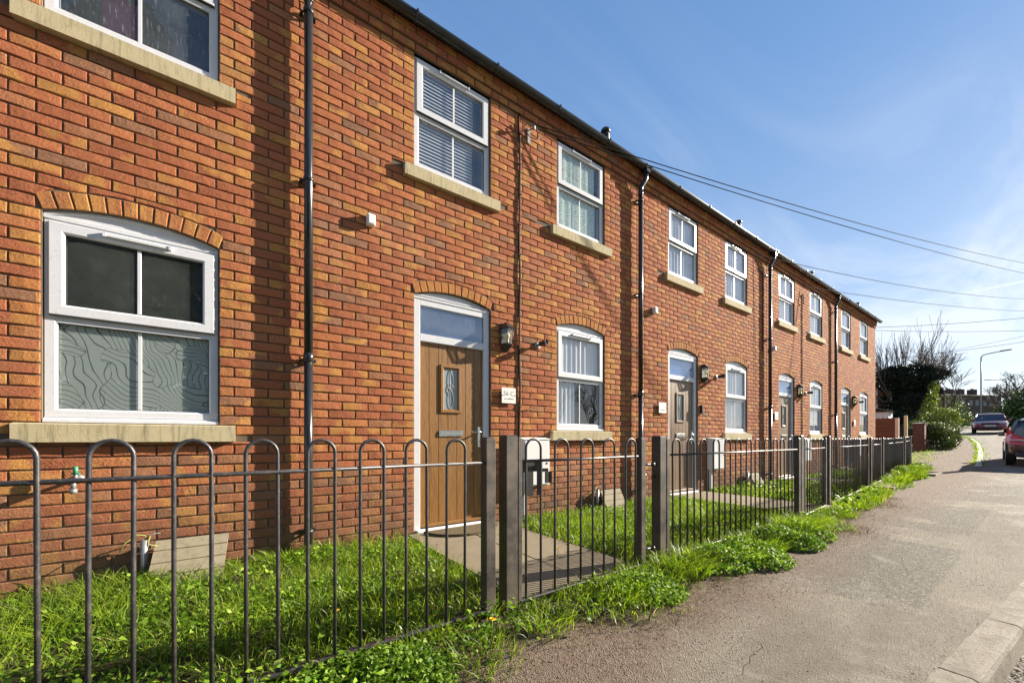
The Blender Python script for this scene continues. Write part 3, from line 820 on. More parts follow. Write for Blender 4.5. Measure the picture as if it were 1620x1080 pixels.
    # ---- downpipe at the left boundary
    if k >= 1:
        px0 = {1: .49, 2: 4.968, 3: 9.516, 4: 13.85}[k]
        mb = MB(); yb = -.067
        mb.tube([(px0, yb, -.02), (px0, yb, 1.70)], .034, 18); mb.tube([(px0, yb, 1.70), (px0, yb, 4.72)], .0335, 18)
        mb.tube([(px0, yb, 4.70), (px0, yb, 4.76), (px0 + .012, yb - .010, 4.80), (px0 + .055, -.105, 4.88), (px0 + .067, -.115, 4.93), (px0 + .067, -.115, 5.03)], .034, 18)
        for zc in (1.70, 4.72): mb.lathe([(.034, zc - .06), (.040, zc - .055), (.040, zc + .01), (.034, zc + .014)], (px0, yb, 0), 'z', 18)
        mb.box(px0 + .067 - .045, px0 + .067 + .045, -.165, -.065, 4.99, 5.045, .004)
        dp = build(mb, 'downpipe', 'gutter_black', H)
        for zc in (.22, 1.66, 3.17, 4.58):
            mb = MB(); mb.lathe([(.0345, zc - .014), (.0395, zc - .014), (.0395, zc + .014), (.0345, zc + .014)], (px0, yb, 0), 'z', 18)
            mb.box(px0 - .062, px0 + .062, -.012, -.002, zc - .012, zc + .012); mb.box(px0 - .060, px0 - .036, -.048, -.012, zc - .008, zc + .008); mb.box(px0 + .036, px0 + .060, -.048, -.012, zc - .008, zc + .008)
            build(mb, 'pipe_clip', 'black_plastic', dp)

# ------------------------------------------------------------------ windows and doors
def framebox(mb, x0, x1, z0, z1, b, y0, y1, ch=.012):
    """mitred frame with chamfered inner lip"""
    for (ax, az, bx, bz, side) in ((x0, z0, x1, z0, 0), (x1, z0, x1, z1, 1), (x1, z1, x0, z1, 2), (x0, z1, x0, z0, 3)):
        dx, dz = [(1, 1), (-1, 1), (-1, -1), (1, -1)][side][0], 0
    o = [(x0, z0), (x1, z0), (x1, z1), (x0, z1)]
    c0 = [(x0 + b - ch, z0 + b - ch), (x1 - b + ch, z0 + b - ch), (x1 - b + ch, z1 - b + ch), (x0 + b - ch, z1 - b + ch)]
    c1 = [(x0 + b, z0 + b), (x1 - b, z0 + b), (x1 - b, z1 - b), (x0 + b, z1 - b)]
    e = .004
    o2 = [(x0 + e, z0 + e), (x1 - e, z0 + e), (x1 - e, z1 - e), (x0 + e, z1 - e)]
    rings = [[(p[0], y1, p[1]) for p in o], [(p[0], y0 + e, p[1]) for p in o], [(p[0], y0, p[1]) for p in o2], [(p[0], y0, p[1]) for p in c0], [(p[0], y0 + ch, p[1]) for p in c1], [(p[0], y1, p[1]) for p in c1]]
    vs = [p for r_ in rings for p in r_]; fs = []
    for i in range(6):
        i2 = (i + 1) % 6
        for j in range(4):
            j2 = (j + 1) % 4; fs.append((i * 4 + j, i * 4 + j2, i2 * 4 + j2, i2 * 4 + j))
    mb.add(vs, fs)
def curtain(x0, x1, z0, z1, y, m, parent, waves=9, amp=.012, name='curtain'):
    nx = waves * 6; vs = []; fs = []
    for i in range(nx + 1):
        u = i / nx; yy = y + amp * math.sin(u * waves * 2 * math.pi) + amp * .4 * math.sin(u * 37)
        vs += [(x0 + (x1 - x0) * u, yy, z0), (x0 + (x1 - x0) * u, yy * 1.0, z1)]
    fs = [(2 * i, 2 * i + 2, 2 * i + 3, 2 * i + 1) for i in range(nx)]
    mb = MB(); mb.add(vs, fs, True); return build(mb, name, m, parent, norm=False)
def window(H, x0, z0, z1, arched, style):
    x1 = x0 + OW; a, b = x0 + .003, x1 - .003
    mb = MB(); fy0, fy1 = .032, .095
    zt = z1 - (.035 if arched else .004)
    framebox(mb, a, b, z0 + .035, zt, .058, fy0, fy1)
    mb.prism([(fy0 - .022, z0 + .004), (fy1, z0 + .004), (fy1, z0 + .0352), (fy0 + .004, z0 + .0352), (fy0 - .022, z0 + .022)], a, b, 'x')   # sill nose
    zs = z0 + (z1 - z0) * .515
    mb.box(a + .05, b - .05, fy0 + .002, fy1, zs - .045, zs + .03)
    if arched:
        xc = (x0 + x1) / 2; n_ = 12; pts = [(a, zt + .0005)] + [(a + (b - a) * q / n_, arcz(a + (b - a) * q / n_, xc, OW / 2, z1) - .004) for q in range(n_ + 1)] + [(b, zt + .0005)]
        mb.prism(pts, fy0 + .010, fy1)
        mb.box(a, b, fy0 - .006, fy0 + .02, zt - .004, zt + .016)
        q2 = [(a + (b - a) * q / n_, arcz(a + (b - a) * q / n_, xc, OW / 2, z1) - .004) for q in range(n_ + 1)]
        for q in range(n_):
            (ax, az), (bx, bz) = q2[q], q2[q + 1]
            mb.prism([(ax, az - .016), (bx, bz - .016), (bx, bz + .0005), (ax, az + .0005)], fy0 - .002, fy0 + .012)
    Wn = build(mb, 'window', 'white_plastic', H)
    # opening sash, slightly proud
    mb = MB(); sz0, sz1 = zs, zt - .022; sx0, sx1 = a + .024, b - .024
    framebox(mb, sx0, sx1, sz0, sz1, .070, fy0 - .020, fy0 + .03)
    build(mb, 'sash', 'white_plastic', Wn)
    mb = MB(); xm = (x0 + x1) / 2
    mb.box(xm - .17, xm + .17, fy0 - .036, fy0 - .0202, sz1 - .034, sz1 - .012, .003); mb.box(xm - .175, xm - .16, fy0 - .040, fy0 - .02, sz1 - .037, sz1 - .009); mb.box(xm + .16, xm + .175, fy0 - .040, fy0 - .02, sz1 - .037, sz1 - .009)
    build(mb, 'trickle_vent', 'white_plastic', Wn)
    # black gasket lines
    mb = MB()
    up = (sx0 + .070, sx1 - .070, sz0 + .070, sz1 - .070); lo = (a + .058, b - .058, z0 + .093, zs - .045)
    for (p, yy) in ((up, fy0 - .004), (lo, fy0 + .016)):
        g = .004
        mb.box(p[0], p[1], yy, yy + .004, p[2], p[2] + g); mb.box(p[0], p[1], yy, yy + .004, p[3] - g, p[3])
        mb.box(p[0], p[0] + g, yy, yy + .004, p[2] + g, p[3] - g); mb.box(p[1] - g, p[1], yy, yy + .004, p[2] + g, p[3] - g)
    mb.box(sx0, sx1, fy0 - .0195, fy0, sz0 - .0045, sz0 - .0005)
    build(mb, 'gasket', 'rubber', Wn, norm=False)
    for (p, yy, st) in ((up, fy0 + .004, style[0]), (lo, fy0 + .024, style[1])):
        mb = MB(); mb.box(p[0] + .001, p[1] - .001, yy, yy + .006, p[2] + .001, p[3] - .001)
        pane = build(mb, 'pane', {'dark': 'pane_dark', 'streak': 'pane_streaked'}.get(st, 'pane_clear'), Wn, norm=False)
        mb = MB(); mb.box(xm - .0105, xm + .0105, yy - .005, yy - .0005, p[2] + .0045, p[3] - .0045, .002); build(mb, 'glazing_bar', 'white_plastic', Wn)
        cy = yy + .02
        if st == 'film':
            mb = MB(); mb.box(p[0] - .03, p[1] + .03, yy + .0075, yy + .0085, p[2] - .02, p[3] + .02); build(mb, 'patterned_film', 'patterned_film', Wn, norm=False)
        elif st == 'blind':
            mb = MB(); q = p[2] - .02
            while q < p[3] + .02:
                mb.prism([(yy + .018, q), (yy + .034, q + .032), (yy + .035, q + .0305), (yy + .019, q - .0015)], x0 + .06, x1 - .20, 'x'); q += .036
            build(mb, 'blind', 'blind_slat', Wn)
        elif st == 'leafy':
            curtain(p[0] - .03, p[1] - .06, p[2] - .05, p[3] + .05, yy + .026, 'leafy_curtain', Wn, 5, .004)
        elif st == 'net':
            curtain(p[0] - .03, p[1] + .03, p[2] - .05, p[3] + .05, yy + .032, 'net_curtain', Wn, 9, .008)
        elif st == 'halfnet':
            curtain(p[0] - .03, p[0] + .32, p[2] - .05, p[3] + .05, yy + .032, 'net_curtain', Wn, 5, .008)
        elif st == 'streak':
            mb = MB(); mb.box(x0 + .22, x0 + .42, .22, .30, p[2] + .05, p[2] + .42, .03); build(mb, 'pink_cushion', 'pink_item', Wn)
            curtain(x0 - .0, x1 + .0, p[2] - .05, p[3] + .05, .42, 'cloth_dark', Wn, 4, .02)
    # dim room behind
    mb = MB(); y1_, y2_ = .302, 2.2
    vs = [(x0 - .5, y1_, z0 - .4), (x1 + .5, y1_, z0 - .4), (x1 + .5, y1_, min(z1 + .2, z0 + 1.28)), (x0 - .5, y1_, min(z1 + .2, z0 + 1.28)), (x0 - .5, y2_, z0 - .4), (x1 + .5, y2_, z0 - .4), (x1 + .5, y2_, min(z1 + .2, z0 + 1.28)), (x0 - .5, y2_, min(z1 + .2, z0 + 1.28))]
    mb.add(vs, [(4, 5, 6, 7), (0, 4, 7, 3), (1, 2, 6, 5), (3, 7, 6, 2), (0, 1, 5, 4)]); build(mb, 'room_wall', 'dark_room', Wn, norm=False)
STY = {0: (('dark', 'film'), ('streak', 'streak')), 1: (('net', 'halfnet'), ('leafy', 'leafy')), 2: (('net', 'net'), ('net', 'net')), 3: (('net', 'net'), ('net', 'net')), 4: (('clear', 'clear'), ('net', 'net'))}
for k in range(5):
    H = HOUSES[k]
    window(H, WINS[k], 1.10, GH, True, STY[k][0])
    window(H, WINS[k], 3.70, 4.85, False, STY[k][1])
    window(H, DOORS[k], 3.70, 4.85, False, ('blind', 'blind') if k == 1 else ('net', 'net'))
    # door set
    x0, x1 = DOORS[k] + .003, DOORS[k] + OW - .003; xc = (x0 + x1) / 2; zb, zt = .058, GH - .03
    mb = MB(); fy0, fy1 = .030, .105
    mb.box(x0, x0 + .068, fy0, fy1, zb, zt, .004); mb.box(x1 - .068, x1, fy0, fy1, zb, zt, .004)
    mb.box(x0 + .066, x1 - .066, fy0 + .001, fy1, zt - .068, zt, .004); mb.box(x0 + .066, x1 - .066, fy0 + .001, fy1, 1.99, 2.065, .004)
    n_ = 12; pts = [(x0, zt + .0005)] + [(x0 + (x1 - x0) * q / n_, arcz(x0 + (x1 - x0) * q / n_, xc, OW / 2, GH) - .004) for q in range(n_ + 1)] + [(x1, zt + .0005)]
    mb.prism(pts, fy0 + .010, fy1); mb.box(x0, x1, fy0 - .006, fy0 + .02, zt - .004, zt + .014); mb.box(x0, x1, fy0 - .003, fy0 + .02, zt + .028, zt + .040)
    DF = build(mb, 'door_frame', 'white_plastic', H)
    mb = MB(); mb.box(x0 + .066, x1 - .066, fy0 + .022, fy0 + .030, 2.063, zt - .066); build(mb, 'fanlight', 'fanlight_glass', DF, norm=False)
    mb = MB(); mb.box(x0 + .062, x1 - .062, .10, .20, 2.05, zt - .05); build(mb, 'fanlight_shade', 'net_curtain' if k in (2, 3) else 'dark_room', DF, norm=False)
    mb = MB(); mb.box(x0 + .02, x1 - .02, -.03, fy1, .048, .075, .004); build(mb, 'threshold', 'white_paint', DF)
    dm = 'door_oak' if k == 1 else 'door_walnut'
    lx0, lx1, lz0, lz1 = x0 + .070, x1 - .070, .082, 1.987; ly = .062
    gx0, gx1, gz0, gz1 = lx0 + .235, lx0 + .475, 1.27, 1.78
    mb = MB(); mb.box(lx0, gx0 + .03, ly + .008, ly + .04, lz0, lz1); mb.box(gx1 - .03, lx1, ly + .008, ly + .04, lz0, lz1)
    mb.box(gx0 + .03, gx1 - .03, ly + .008, ly + .04, lz0, gz0 + .03); mb.box(gx0 + .03, gx1 - .03, ly + .008, ly + .04, gz1 - .03, lz1)
    D = build(mb, 'door', dm, H, norm=False)
    nb = 7; bw = (lx1 - lx0) / nb
    for q in range(nb):
        bx0, bx1 = lx0 + q * bw + .0022, lx0 + (q + 1) * bw - .0022
        segs = [(lz0, lz1)]
        if bx1 > gx0 and bx0 < gx1:
            if bx0 > gx0 - .01 and bx1 < gx1 + .01: segs = [(lz0, gz0), (gz1, lz1)]
            else:
                segs = [(lz0, gz0), (gz1, lz1)]
                mb = MB()
                if bx0 < gx0: mb.box(bx0, gx0, ly, ly + .0078, gz0, gz1)
                else: mb.box(gx1, bx1, ly, ly + .0078, gz0, gz1)
                build(mb, 'board', dm, D, norm=False)
        mb = MB()
        for (s0, s1) in segs: mb.box(bx0, bx1, ly, ly + .0078, s0, s1, .002)
        build(mb, 'board', dm, D, norm=False)
    mb = MB(); framebox(mb, gx0, gx1, gz0, gz1, .040, ly - .014, ly + .02, .014); build(mb, 'glass_frame', dm, D)
    mb = MB(); mb.box(gx0 + .038, gx1 - .038, ly + .006, ly + .012, gz0 + .038, gz1 - .038); gl = build(mb, 'door_glass', 'lead_glass', D, norm=False)
    mb = MB(); gc = (gx0 + gx1) / 2; gm = (gz0 + gz1) / 2; yy = ly + .002
    def loop(cx, cz, rx, rz, n2=20): return [(cx + rx * math.sin(t * 2 * math.pi / n2) * abs(math.sin(t * math.pi / n2)) ** .2, yy, cz + rz * math.cos(t * 2 * math.pi / n2)) for t in range(n2 + 1)]
    for (cz, rx, rz) in ((gm + .10, .032, .11), (gm - .10, .032, .11), (gm, .044, .06)): mb.tube(loop(gc, cz, rx, rz), .0022, 5)
    mb.tube([(gc, yy, gz0 + .04), (gc, yy, gz1 - .04)], .0016, 5)
    build(mb, 'leading', 'galvanised', D)
    mb = MB(); mb.box(lx0 + .22, lx0 + .50, ly - .012, ly, 1.02, 1.085, .004); mb.box(lx0 + .235, lx0 + .485, ly - .018, ly - .0122, 1.034, 1.071, .003); build(mb, 'letter_plate', 'chrome', D)
    mb = MB(); mb.box(lx1 - .062, lx1 - .030, ly - .010, ly, .90, 1.13, .004); mb.tube([(lx1 - .046, ly - .01, 1.07), (lx1 - .046, ly - .05, 1.07), (lx1 - .060, ly - .058, 1.07), (lx1 - .165, ly - .058, 1.068)], .009, 10)
    mb.lathe([(.0, ly - .016), (.010, ly - .014), (.012, ly)], (lx1 - .046, 0, .965), 'y', 12); build(mb, 'door_handle', 'chrome', D)
    mb = MB(); mb.box(x0 + .07, x1 - .07, ly - .03, ly, .090, .118, .003); build(mb, 'weather_bar', dm, D)
    mb = MB(); mb.box(DOORS[k] - .3, DOORS[k] + OW + .3, .302, .34, -.1, 2.6); build(mb, 'hall_wall', 'dark_room', DF, norm=False)

# ------------------------------------------------------------------ things fixed to the walls
def lantern(x, z, label):
    t = thing('wall_lantern', (x, 0, z - .17), label, 'wall lamp', 'half lanterns beside the doors')
    mb = MB(); mb.box(x - .062, x + .062, -.018, -.002, z - .15, z + .155, .003); build(mb, 'back_plate', 'lamp_metal', t)
    def ring(w, d, zz_): return [(x - w, -.016, zz_), (x - w * .55, -d, zz_), (x + w * .55, -d, zz_), (x + w, -.016, zz_)]
    def loft(rs, mb):
        vs = [p for r_ in rs for p in r_]; fs = []
        for i in range(len(rs) - 1):
            for j in range(3): fs.append((i * 4 + j, i * 4 + j + 1, i * 4 + j + 5, i * 4 + j + 4))
            fs.append((i * 4 + 3, i * 4, i * 4 + 4, i * 4 + 7))
        fs += [(0, 1, 2, 3), tuple(len(vs) - 4 + q for q in range(4))]; mb.add(vs, fs)
    mb = MB(); loft([ring(.082, .125, z + .085), ring(.084, .128, z + .096), ring(.060, .085, z + .130), ring(.022, .040, z + .168)], mb); build(mb, 'lamp_roof', 'lamp_metal', t)
    mb = MB(); loft([ring(.030, .045, z - .155), ring(.066, .098, z - .100), ring(.070, .104, z - .085)], mb); mb.lathe([(0, z - .17), (.016, z - .162), (.010, z - .15)], (x, -.03, 0), 'z', 10); build(mb, 'lamp_base', 'lamp_metal', t)
    a, b = ring(.066, .098, z - .085), ring(.076, .116, z + .086)
    mb = MB()
    for j in range(4): mb.tube([a[j], b[j]], .0055, 6)
    for j in range(3):
        for r_ in (a, b): mb.tube([r_[j], r_[j + 1]], .005, 6)
    build(mb, 'lamp_cage', 'lamp_metal', t)
    for j in range(3):
        mb = MB(); mb.add([a[j], a[j + 1], b[j + 1], b[j]], [(0, 1, 2, 3)]); build(mb, 'lamp_pane', 'lamp_pane_glass', t, norm=False)
    mb = MB(); mb.tube([(x, -.055, z - .085), (x, -.055, z - .03)], .013, 10); mb.lathe([(.011, z - .03), (.026, z + .0), (.028, z + .02), (.018, z + .045), (.0, z + .055)], (x, -.055, 0), 'z', 14); build(mb, 'bulb', 'lamp_bulb', t)
glass('lamp_pane_glass', (1, .98, .9), 1, .10, .15, (.6, .56, .42)); simple('lamp_bulb', (.80, .66, .30), .25, .02, 10)
lantern(2.535, 2.165, 'black half lantern beside the golden oak door')
lantern(6.86, 2.165, 'black half lantern above the doorbell, beside the second door')
lantern(11.30, 2.165, 'black half lantern beside the third door, near long wall cable')
lantern(15.72, 2.165, 'black half lantern beside the farthest door of the row')
def spot(x, z, label):
    t = thing('security_camera', (x, 0, z - .05), label, 'camera', 'small black cameras beside the lanterns')
    mb = MB(); mb.lathe([(0, -.018), (.038, -.018), (.046, -.010), (.046, -.001)], (x, 0, z), 'y', 18); build(mb, 'wall_mount', 'galvanised', t)
    mb = MB(); mb.tube([(x, -.016, z), (x + .004, -.05, z + .01), (x + .01, -.065, z + .012)], .013, 10); build(mb, 'bracket_arm', 'black_plastic', t)
    a, b = Vector((x - .015, -.050, z + .004)), Vector((x + .012, -.140, z + .014))
    mb = MB(); mb.tube([a, a + (b - a) * .1, b - (b - a) * .12, b], [.020, .029, .029, .031], 16); mb.tube([b - (b - a) * .3, b + (b - a) * .15], .034, 16, cap=False); build(mb, 'camera_body', 'black_plastic', t)
    mb = MB(); mb.tube([b + (b - a) * .004, b + (b - a) * .02], .020, 14); build(mb, 'lens', 'car_glass', t)
spot(3.02, 2.14, 'black camera on the wall between golden oak door and lower window')
spot(7.33, 2.14, 'black camera by the window of the second door')
spot(11.78, 2.14, 'black camera between third door and its lower window')
spot(16.15, 2.14, 'black camera at the farthest door, touching the last window')
def text_into(parent, txt, size, x, y, z, m, name='lettering', rx=90, rz=0, align='CENTER', ext=.0008):
    cu = bpy.data.curves.new(name, 'FONT'); cu.body = txt; cu.size = size * 1.12; cu.extrude = ext; cu.align_x = align; cu.align_y = 'CENTER'
    tmp = bpy.data.objects.new('tmp_text', cu); COL.objects.link(tmp)
    dg = bpy.context.evaluated_depsgraph_get(); me = bpy.data.meshes.new_from_object(tmp.evaluated_get(dg)); me.name = name
    bpy.data.objects.remove(tmp); bpy.data.curves.remove(cu)
    me.materials.clear(); me.materials.append(MAT[m])
    o = link(name, me, (x, y, z), parent); o.rotation_euler = (R(rx), 0, R(rz)); return o
def plaque(x0, x1, z0, z1, label, txt=None, m='sign_white', y=-.030):
    t = thing('house_sign', ((x0 + x1) / 2, 0, z0), label, 'sign')
    mb = MB(); mb.box(x0, x1, y, y + .006, z0, z1, .0015); build(mb, 'sign_panel', m, t)
    mb = MB()
    for xx in (x0 + .012, x1 - .012): mb.lathe([(0, y - .004), (.005, y - .003), (.006, y)], (xx, 0, (z0 + z1) / 2), 'y', 10); mb.tube([(xx, y + .006, (z0 + z1) / 2), (xx, 0, (z0 + z1) / 2)], .005, 8)
    build(mb, 'fixing', 'lamp_metal', t)
    xc = (x0 + x1) / 2; zc = (z0 + z1) / 2
    if txt: text_into(t, txt, .068, xc, y - .0005, zc + .022, 'ink_faint')
    # worn second line of small lettering, too faint to read
    mb = MB(); xx = xc - .065
    rr = random.Random(int(x0 * 100))
    while xx < xc + .065:
        w = rr.uniform(.006, .012); h = rr.choice([.009, .012, .016]); mb.tube([(xx, y - .0005, zc - .045), (xx + w * .3, y - .0005, zc - .045 + h), (xx + w, y - .0005, zc - .045 + h * .3)], .0011, 4); xx += w + .004
    build(mb, 'small_lettering', 'ink_faint', t)
plaque(2.472, 2.668, 1.405, 1.585, 'white square sign reading 56 C under the first lantern', '56 C')
plaque(5.49, 5.69, 1.405, 1.575, 'white square house sign to the left of the second door')
plaque(9.86, 10.04, 1.42, 1.60, 'plain pale plaque to the left of the third door', None, 'meter_white')
plaque(15.70, 15.88, 1.40, 1.57, 'small greenish white sign under the farthest lantern', None)
def wbox(name, x0, x1, z0, z1, dep, m, label, cat, bev=.004, extra=None):
    t = thing(name, ((x0 + x1) / 2, 0, z0), label, cat)
    mb = MB(); mb.box(x0, x1, -dep, -.001, z0, z1, bev); build(mb, 'casing', m, t)
    mb = MB(); mb.box(x0 + .010, x1 - .010, -dep - .004, -dep - .0003, z0 + .01, z1 - .01, .0015); build(mb, 'cover', m, t); return t
wbox('vent_cover', .975, 1.045, 2.965, 3.065, .060, 'white_paint', 'small white cover high on the wall right of the first downpipe', 'wall vent')
wbox('vent_cover', 5.35, 5.42, 2.965, 3.065, .060, 'white_paint', 'small white cover on the wall right of the second downpipe', 'wall vent')
wbox('vent_cover', 9.80, 9.87, 2.965, 3.065, .060, 'white_paint', 'small white cover on the wall close behind the third downpipe', 'wall vent')
wbox('doorbell', 6.775, 6.825, 1.44, 1.60, .030, 'black_plastic', 'slim dark doorbell box beside the second door frame', 'doorbell')
def meter(x0, label, lower=True):
    x1 = x0 + .40; t = thing('meter_box', ((x0 + x1) / 2, 0, .42), label, 'meter box', 'white meter boxes under the windows')
    mb = MB(); mb.box(x0, x1, -.115, -.001, .43, .985, .006); mb.prism([(-.125, .985), (-.001, .985), (-.001, 1.01), (-.125, .992)], x0 - .008, x1 + .008, 'x'); build(mb, 'casing', 'meter_white', t)
    mb = MB(); mb.box(x0 + .018, x1 - .018, -.124, -.1155, .448, .968, .003); dr = build(mb, 'meter_door', 'meter_white', t)
    mb = MB(); mb.lathe([(0, -.130), (.012, -.129), (.013, -.124)], (x1 - .05, 0, .70), 'y', 12); build(mb, 'lock', 'black_plastic', t)
    mb = MB(); mb.box(x0 + .055, x0 + .105, -.050, -.002, .0, .428, .004); build(mb, 'riser_duct', 'meter_white', t)
    return t
for x, l in ((2.72, 'white meter box behind the first gate, partly hidden by its gate post'), (7.01, 'white meter box under the lower window of the second door'), (11.40, 'white meter box below the third lower window'), (15.74, 'white meter box by the farthest door')): meter(x, l)
def hook(x, z, label):
    t = MB(); t.tube([(x - .02, -.001, z), (x - .02, -.03, z + .002), (x + .01, -.045, z + .01), (x + .035, -.046, z + .012), (x + .045, -.044, z - .002), (x + .035, -.042, z - .016), (x + .02, -.040, z - .012)], .0042, 7)
    build(t, 'wall_hook', 'lamp_metal', None, label, 'hook')
hook(2.84, 1.335, 'small black metal hook on brick under the first camera'); hook(7.24, 1.335, 'small wire hook on brick under the second camera'); hook(11.70, 1.335, 'small wire hook on brick beside the third lower window')
# cables down the wall
def cable(pts, r, name, m, label, cat):
    mb = MB(); mb.tube(pts, r, 7); return build(mb, name, m, None, label, cat)
cw = []
z = 4.86
while z > .2:
    cw.append((2.735 + .005 * math.sin(z * 5), -.010 - .004 * math.sin(z * 9), z)); z -= .12
t = thing('wall_cable', (2.735, 0, .2), 'black cable clipped down the wall between first door and window', 'cable')
mb = MB(); mb.tube(cw, .0085, 8); build(mb, 'black_cable', 'black_cable', t)
mb = MB(); mb.tube([(p[0] + .016, p[1] + .002, p[2]) for p in cw[2:]], .0042, 6); build(mb, 'thin_cable', 'grey_cable', t)
mb = MB()
for q in range(2, len(cw), 3): mb.box(cw[q][0] - .013, cw[q][0] + .026, -.022, -.001, cw[q][2] - .004, cw[q][2] + .004)
build(mb, 'cable_clip', 'black_plastic', t, kind='stuff', norm=False)
mb = MB(); mb.tube([(2.76, -.02, 4.55), (2.77, -.03, 4.68), (2.81, -.05, 4.75), (2.88, -.07, 4.76), (2.95, -.07, 4.73), (2.99, -.05, 4.66)], .006, 7)
mb.tube([(2.82, -.03, 4.66), (2.86, -.06, 4.60), (2.93, -.07, 4.60), (2.98, -.07, 4.63), (3.02, -.06, 4.66)], .005, 7)
build(mb, 'cable_loop', 'grey_cable', t)
mb = MB(); mb.box(2.86, 2.90, -.012, -.001, 4.56, 4.74); mb.tube([(2.88, -.01, 4.72), (2.88, -.11, 4.69)], .007, 8); mb.lathe([(.006, 4.665), (.020, 4.672), (.016, 4.69), (.020, 4.708), (.006, 4.715)], (2.88, -.105, 0), 'z', 12); build(mb, 'cable_bracket', 'galvanised', t)
t = thing('wall_cable', (11.53, 0, .9), 'long thin cable running down the wall of the third door house', 'cable')
mb = MB(); mb.tube([(11.53 + .006 * math.sin(q), -.010, 4.60 - q * .12) for q in range(34)], .008, 6); build(mb, 'black_cable', 'black_cable', t)
mb = MB(); mb.tube([(11.60, -.02, 4.52), (11.53, -.03, 4.58), (11.50, -.05, 4.52), (11.49, -.05, 4.40), (11.53, -.03, 4.34)], .008, 6); build(mb, 'cable_loop', 'black_cable', t)
t = thing('wall_cable', (9.30, 0, 1.0), 'short cable elbow high on the wall left of the third downpipe', 'cable')
mb = MB(); mb.tube([(9.05, -.012, 4.62), (9.22, -.014, 4.60), (9.28, -.014, 4.50), (9.285, -.012, 4.0), (9.285, -.012, 2.9)], .008, 6); build(mb, 'black_cable', 'black_cable', t)
# garden tap
t = thing('garden_tap', (-.80, 0, .66), 'small metal garden tap with green handle on the brick wall', 'tap')
tx, tz = -.845, .735
mb = MB(); mb.tube([(tx, -.001, tz), (tx, -.055, tz)], .011, 10); mb.lathe([(0, -.012), (.026, -.012), (.028, -.001)], (tx, 0, tz), 'y', 14); mb.tube([(tx, -.045, tz), (tx, -.085, tz - .004), (tx, -.105, tz - .022), (tx, -.110, tz - .055)], [.015, .015, .013, .013], 12); mb.lathe([(.014, tz - .055), (.019, tz - .056), (.019, tz - .082), (.013, tz - .084)], (tx, -.110, 0), 'z', 12); mb.tube([(tx, -.065, tz), (tx, -.065, tz + .035)], .010, 10); build(mb, 'tap_body', 'galvanised', t)
mb = MB(); mb.box(tx - .020, tx + .020, -.073, -.057, tz + .034, tz + .044, .003); mb.tube([(tx, -.065, tz + .03), (tx, -.065, tz + .085)], .012, 10); build(mb, 'tap_handle', 'green_plastic', t)
# stub pipes with earth wires and leaning grooved boards
def stub(x, label, lab2, tilt=.0):
    t = thing('stub_pipe', (x, -.07, 0), label, 'pipe')
    mb = MB(); mb.tube([(x, -.07, -.03), (x, -.07, .30)], .021, 14); mb.lathe([(.021, .30), (.019, .302), (.017, .29)], (x, -.07, 0), 'z', 14); mb.box(x - .03, x + .03, -.05, -.001, .235, .25); build(mb, 'pipe', 'galvanised', t)
    mb = MB(); mb.tube([(x, -.07, .28), (x + .006, -.075, .33), (x - .03, -.09, .345), (x - .09, -.10, .30), (x - .12, -.10, .24)], .0032, 6); mb.tube([(x, -.07, .29), (x + .03, -.08, .325), (x + .02, -.085, .27), (x + .07, -.09, .25)], .004, 6); build(mb, 'earth_wire', 'earth_wire', t)
    mb = MB(); mb.tube([(x + .005, -.07, .30), (x + .03, -.07, .335), (x + .08, -.05, .335)], .004, 6); build(mb, 'grey_wire', 'grey_cable', t)
    # board
    L, Hh, th = .41, .34, .035
    bx = x + .05
    t2 = thing('grooved_board', (bx + L / 2, -.16, 0), lab2, 'board')
    def P(u, v, w):   # u along, v up the board, w thickness; leans back to the wall
        return (bx + u + (.30 - v) * (-.13), -.30 + v * .62 + w * .8 - u * .0, -.085 + v * 1.0 - w * .5 + u * .0)
    vs = []; fs = []
    gro = [0, .075, .079, .081, .085, .150, .154, .156, .160, .225, .229, .231, .235, .300, .304, .306, .310, .37]
    dep = [0, 0, .007, .007, 0, 0, .007, .007, 0, 0, .007, .007, 0, 0, .007, .007, 0, 0]
    mb = MB(); k_ = len(gro)
    for u in (0, L):
        for v, dd in zip(gro, dep): vs.append(P(u, v, dd))
    for u in (0, L):
        vs += [P(u, 0, th), P(u, gro[-1], th)]
    fs = [(i, i + 1, k_ + i + 1, k_ + i) for i in range(k_ - 1)]
    b_ = 2 * k_; fs += [(b_, b_ + 1, b_ + 3, b_ + 2), (k_ - 1, b_ + 1, b_ + 3, 2 * k_ - 1), (0, k_, b_ + 2, b_), tuple(range(k_)) + (b_ + 1, b_), tuple(range(k_, 2 * k_)) + (b_ + 3, b_ + 2)]
    mb.add(vs, fs); build(mb, 'board_slab', 'grooved_board', t2)
    mb = MB(); mb.box(bx + .10, bx + .36, -.30, -.06, -.03, .035, .01); build(mb, 'support_stone', 'kerb_concrete', t2)
stub(-.52, 'grey stub pipe with yellow green wire beneath the frosted window', 'tan grooved board leaning on the wall beneath the frosted window')
stub(4.02, 'dark stub pipe with wire at the wall behind the first gate', 'grooved board leaning by the second downpipe behind the first gate')
stub(8.45, 'dark stub pipe with wire loop left of the third downpipe', 'grooved board leaning at the wall left of the third downpipe')

